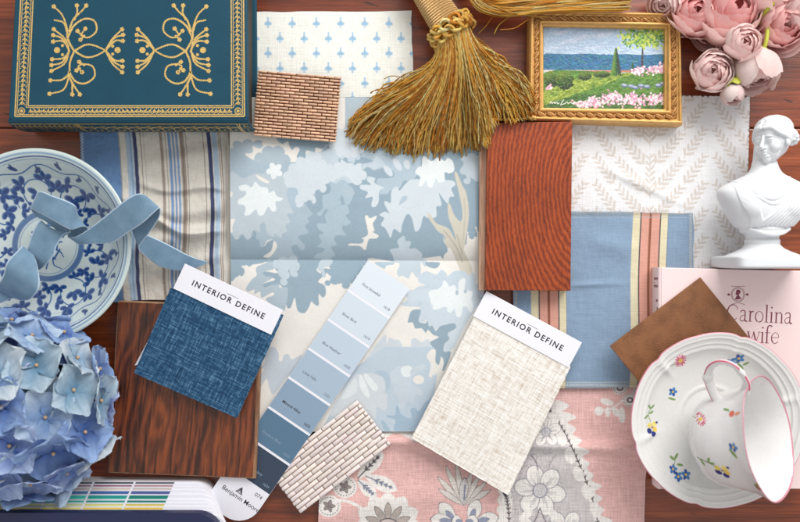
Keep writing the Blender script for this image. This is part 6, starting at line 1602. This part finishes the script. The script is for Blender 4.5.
# ------------------------------------------------------------ marble bust lying on its back
def bust():
    f = K*(H-.045)/H; S = f
    def P(x, y, z): return np.array([(x-400)*f, (261-y)*f, z*K])      # z in layout units above the table
    mb = MB()
    def B(x, y, z, rx, ry, rz, R=None, p=2.0, nu=28, nv=18): blob(mb, P(x, y, z), (rx*S, ry*S, rz*S), R, nu, nv, p=p)
    def T(pts, r, sides=10):
        A = catmull(np.array([P(*p) for p in pts]), 8); rr = np.interp(np.linspace(0, 1, len(A)), np.linspace(0, 1, len(np.atleast_1d(r))), np.atleast_1d(r))*S if np.ndim(r) else r*S
        tube(mb, A, rr, sides)
    zc = 40
    # pedestal: turned socle on a square plinth
    prof = [(225, .5), (225, 20), (229, 21.5), (232, 20.5), (234.5, 16.5), (238, 15.2), (240, 16.6), (242.5, 16.6), (244, 16.2), (248, 19.5), (251.5, 26), (254.5, 33.5), (257, 36.5), (257, .5)]
    th = np.linspace(0, 2*PI, 64, endpoint=False)
    V = np.array([[P(767+r_*math.cos(a), y, zc+r_*math.sin(a)) for a in th] for y, r_ in prof]); mb.add(V.reshape(-1, 3), gridq(64, len(prof), wrap_u=True))
    blob(mb, P(767, 262, zc), (39.5*S, 6.5*S, 39.5*S), None, 48, 24, p=9)
    # torso: one lofted form, sloping shoulders to a cut waist
    LY = [160, 167, 173, 178, 184, 190, 197, 205, 213, 220, 226, 229.5]; LX = [758, 756.5, 752, 742, 729.5, 722.5, 723, 728, 732.5, 736.5, 741, 747]; RX = [781, 783, 787, 796, 807, 813, 813, 809, 805, 800, 795, 789]
    DZ = [9, 11, 13.5, 16.5, 19.5, 21.5, 23.5, 25.5, 25.5, 24, 21, 15]
    yy = np.linspace(160, 229.5, 60); lx = catmull(np.stack([LY, LX], -1), 6); rx_ = catmull(np.stack([LY, RX], -1), 6); dz = catmull(np.stack([LY, DZ], -1), 6)
    fl = lambda y: np.interp(y, lx[:, 0], lx[:, 1]); fr = lambda y: np.interp(y, rx_[:, 0], rx_[:, 1]); fd = lambda y: np.interp(y, dz[:, 0], dz[:, 1])
    def sgnp(v, p): return np.sign(v)*np.abs(v)**p
    th = np.linspace(0, 2*PI, 72, endpoint=False); V = []
    for y in yy:
        cx, hw, d_ = (fl(y)+fr(y))/2, (fr(y)-fl(y))/2, fd(y); V += [P(cx+hw*sgnp(math.cos(a_), .86), y, zc+d_*sgnp(math.sin(a_), .86)) for a_ in th]
    n0 = len(V); V += [P(770, 160, zc), P(768, 229.5, zc)]; o_ = 59*72; aa = np.arange(72); ab = (aa+1) % 72
    mb.add(np.array(V), gridq(72, 60, wrap_u=True), np.concatenate([np.stack([ab, aa, np.full(72, n0)], -1), np.stack([o_+aa, o_+ab, np.full(72, n0+1)], -1)]))
    B(753, 207, zc+15, 15, 14, 11); B(783, 207, zc+15, 15, 14, 11)
    def front(x, y):
        cx, hw, d_ = (fl(y)+fr(y))/2, (fr(y)-fl(y))/2, fd(y); u = min(.98, abs((x-cx)/hw)); z = d_*(1-u**2.3)**.45
        for bx_ in (753, 783):
            q = ((x-bx_)/15)**2+((y-207)/14)**2
            if q < 1: z = max(z, 15+11*math.sqrt(1-q))
        return zc+z
    # neck, turned a little
    T([(771, 196, zc-2), (770, 183, zc-1), (769, 168, zc-1), (770.5, 141, zc-1)], [14, 11.8, 10.8, 10], 24)
    # head: turned and tipped to the left
    yaw = -math.radians(57); roll = math.radians(4)
    Rh = rotm('Z', roll)@rotm('Y', yaw)
    hc = np.array([772, 140.5, zc+7])
    def hp(dx, dy, dz):   # head frame: x to the viewer's right, y up, z out of the face (layout units)
        v = Rh@np.array([dx, dy, dz]); return (hc[0]+v[0], hc[1]-v[1], hc[2]+v[2])
    def HB(dx, dy, dz, rx, ry, rz, rz_=0, p=2.0, n=20):
        R = Rh@rotm('Z', rz_); blob(mb, P(*hp(dx, dy, dz)), (rx*S, ry*S, rz*S), R, n, max(8, n*2//3), p=p)
    HB(0, 2.5, -4, 16, 20.5, 17.2); HB(0, 8, -7, 17, 17.5, 18.5)
    HB(0, -8.5, 1.7, 10.8, 13, 12.2)            # lower face
    HB(0, -18.2, 8.4, 4.2, 4.2, 4.4)            # chin
    HB(-7.2, -6, 6.6, 5.6, 7, 6); HB(7.2, -6, 6.6, 5.6, 7, 6)      # cheeks
    HB(0, 8, 6.8, 11.5, 7.5, 6.5)                # forehead
    for s_ in (-1, 1):
        HB(s_*5.8, 3.4, 12.2, 4.6, 1.4, 1.4, -s_*.14)          # brow
        HB(s_*5.9, -.9, 10.9, 3.3, 1.9, 2.5)                    # eyeball
        HB(s_*5.9, .5, 12.0, 3.7, .7, 1.9, -s_*.06)             # upper lid
        HB(s_*5.9, -2.6, 11.3, 3.1, .5, 1.6, s_*.1)
        HB(s_*1.9, -7.6, 14.2, 1.7, 1.5, 1.9)                   # nostril
    A = [hp(0, 4.4, 12.2), hp(0, -1, 14.3), hp(0, -5, 16.4), hp(0, -7.4, 17.4)]; T(A, [1.7, 1.7, 2.1, 2.2], 12)
    HB(0, -7.9, 16.2, 2.1, 1.6, 2.2)
    HB(0, -11.1, 13.6, 3.3, .95, 1.9); HB(-1.2, -10.8, 13.8, 1.8, .9, 1.8); HB(1.2, -10.8, 13.8, 1.8, .9, 1.8)
    HB(0, -13.3, 13.1, 2.9, 1.15, 1.9); HB(0, -16, 10.8, 4.6, 2.2, 2.8)
    HB(16.2, -3, -3, 2.0, 4.6, 3.4)                                # ear
    # hair: centre parting, waves sweeping back over a band, bun behind
    r = np.random.default_rng(6)
    HB(0, 12, -7, 18.6, 14.5, 18.5); HB(0, 15.5, -4, 15.4, 9.2, 13.4)
    for s_ in (-1, 1):
        for k in range(9):
            q = k/8
            pts = [hp(s_*(.6+1.5*q), 12.8+6*q, 14.2-5.4*q), hp(s_*(5.5+1.2*q), 12.5+6.5*q, 13-8*q), hp(s_*(10.5+1.5*q), 9.5+7*q, 9.5-9*q), hp(s_*(14.8+1.8*q), 5+7*q, 4-8*q), hp(s_*(17.2+.8*q), 0+6*q, -2-7*q), hp(s_*(16.5), -3+6*q, -9-6*q)]
            A = catmull(np.array(pts), 7); w = np.linspace(0, 1, len(A)); A[:, 1] += np.sin(w*15+k*1.3)*.75; A[:, 2] += np.cos(w*13+k)*.5
            T([tuple(a) for a in A[::2]], [1.3, 1.9, 2.0, 1.9, 1.3], 8)
    for k in range(16):       # curls gathered behind the ear
        a = r.uniform(-.5, .9); b_ = r.uniform(.25, 1.0)
        c = (17*math.cos(a)*b_**.5, 3+11*math.sin(a)*b_**.5, 4-16*(b_)**2)
        c = np.array(c); ph = np.linspace(0, 4.6, 9); rad = r.uniform(1.6, 2.6)
        pts = [hp(*(c+np.array([rad*math.cos(p_)*(1-p_/9), rad*math.sin(p_)*(1-p_/9), p_*.25]))) for p_ in ph]; T(pts, r.uniform(1.2, 1.9), 8)
    for k in range(0):        # fillet bands round the head
        pts = [hp((18.4-.5*k)*math.sin(a), 16.5+3.3*k+1.2*math.cos(a), 1+(13.5-2.4*k)*math.cos(a)-3*k) for a in np.linspace(-1.7, 1.7, 13)]; T(pts, 1.45, 8)
    for k in range(12):
        a = k*2*PI/12; HB(13+0*k+5*math.cos(a), 2+6*math.sin(a), -15+1.5*math.sin(a*2), 3, 3, 3)
    # drapery: pleats fanning from the pinned right shoulder, finer ones over the left breast, a rolled neckline
    def fold(pts, r, sink=.5):
        A = catmull(np.array(pts, float), 7); T([(x, y, front(x, y)-sink) for x, y in A[::2]], r, 8)
    for k in range(10):
        q = k/9; fold([(786+20*q, 177+9*q), (784+24*q, 190+7*q), (776+28*q, 204+5*q), (764+32*q, 216+3*q), (752+40*q, 226)], [1.0, 1.6, 2.0, 1.8, 1.2], -.3)
    for k in range(9):
        q = k/8; fold([(733+14*q, 182+2*q), (735+13*q, 195+3*q), (740+12*q, 208+4*q), (746+10*q, 218+3*q), (748+8*q, 227)], [.6, 1.1, 1.4, 1.2, .8], -.1)
    fold([(735, 180), (744, 189), (754, 196), (764, 200), (774, 197), (783, 188), (789, 177)], [1.0, 1.6, 2.0, 2.2, 2.0, 1.7, 1.2], .2)
    fold([(737, 184), (746, 193), (756, 201), (766, 205), (777, 201), (786, 192), (792, 182)], [.7, 1.0, 1.3, 1.4, 1.2, .9, .7], .2)
    T([(748, 229, zc+13), (758, 233, zc+19), (768, 234.5, zc+21), (778, 233, zc+19), (788, 229, zc+13)], [1.8, 2.2, 2.4, 2.2, 1.8], 8)
    mat = plain('white marble', (226, 229, 233), .38, 0, .5, var=.015, bs=120, bd=.0001, sss=.25, sssr=(1, .95, .9), ssss=.003)
    o = build('marble_bust', mb, mat)
    rm = o.modifiers.new('fuse', 'REMESH'); rm.mode = 'VOXEL'; rm.voxel_size = .00042; rm.use_smooth_shade = True
    sm = o.modifiers.new('soften', 'SMOOTH'); sm.factor = .5; sm.iterations = 4
    tag(o, 'white marble classical bust of a woman in draped robe, lying at the right edge', 'bust')
bust()
# ------------------------------------------------------------ light, camera
w = bpy.data.worlds.new('World'); sc.world = w; w.use_nodes = True
bg = w.node_tree.nodes['Background']; bg.inputs['Color'].default_value = (1, .985, .97, 1); bg.inputs['Strength'].default_value = .64
def area(name, loc, target, size, size_y, power, col):
    L = bpy.data.lights.new(name, 'AREA'); L.shape = 'RECTANGLE'; L.size = size; L.size_y = size_y; L.energy = power; L.color = col
    o = bpy.data.objects.new(name, L); COL.objects.link(o); o.location = loc
    o.rotation_euler = (Vector(target)-Vector(loc)).to_track_quat('-Z', 'Y').to_euler(); return o
area('window_light', (.5, 1.0, .82), (.0, 0, 0), 1.1, .8, 21.5, (1, .985, .96))
cam = bpy.data.cameras.new('Camera'); co = bpy.data.objects.new('Camera', cam); COL.objects.link(co)
co.location = (0, 0, H); cam.sensor_width = 36; cam.lens = 36*H/(800*K); cam.clip_start = .01; cam.clip_end = 50
cam.dof.use_dof = True; cam.dof.focus_distance = H-.014; cam.dof.aperture_fstop = 4.0
sc.camera = co
vs = sc.view_settings; vs.view_transform = 'Standard'; vs.look = 'None'; vs.exposure = 0.1; vs.gamma = 1

for o in bpy.data.objects:
    if o.parent is None and o.get('label'):
        k = o.name.split('.')[0]
        g = {'swatch_card': 'fabric sample cards with a white title flap', 'tile_sample': 'small mosaic tile sheets', 'wood_sample': 'flooring samples', 'gold_tassel': 'gold fringe tassels'}.get(k)
        if g: o['group'] = g
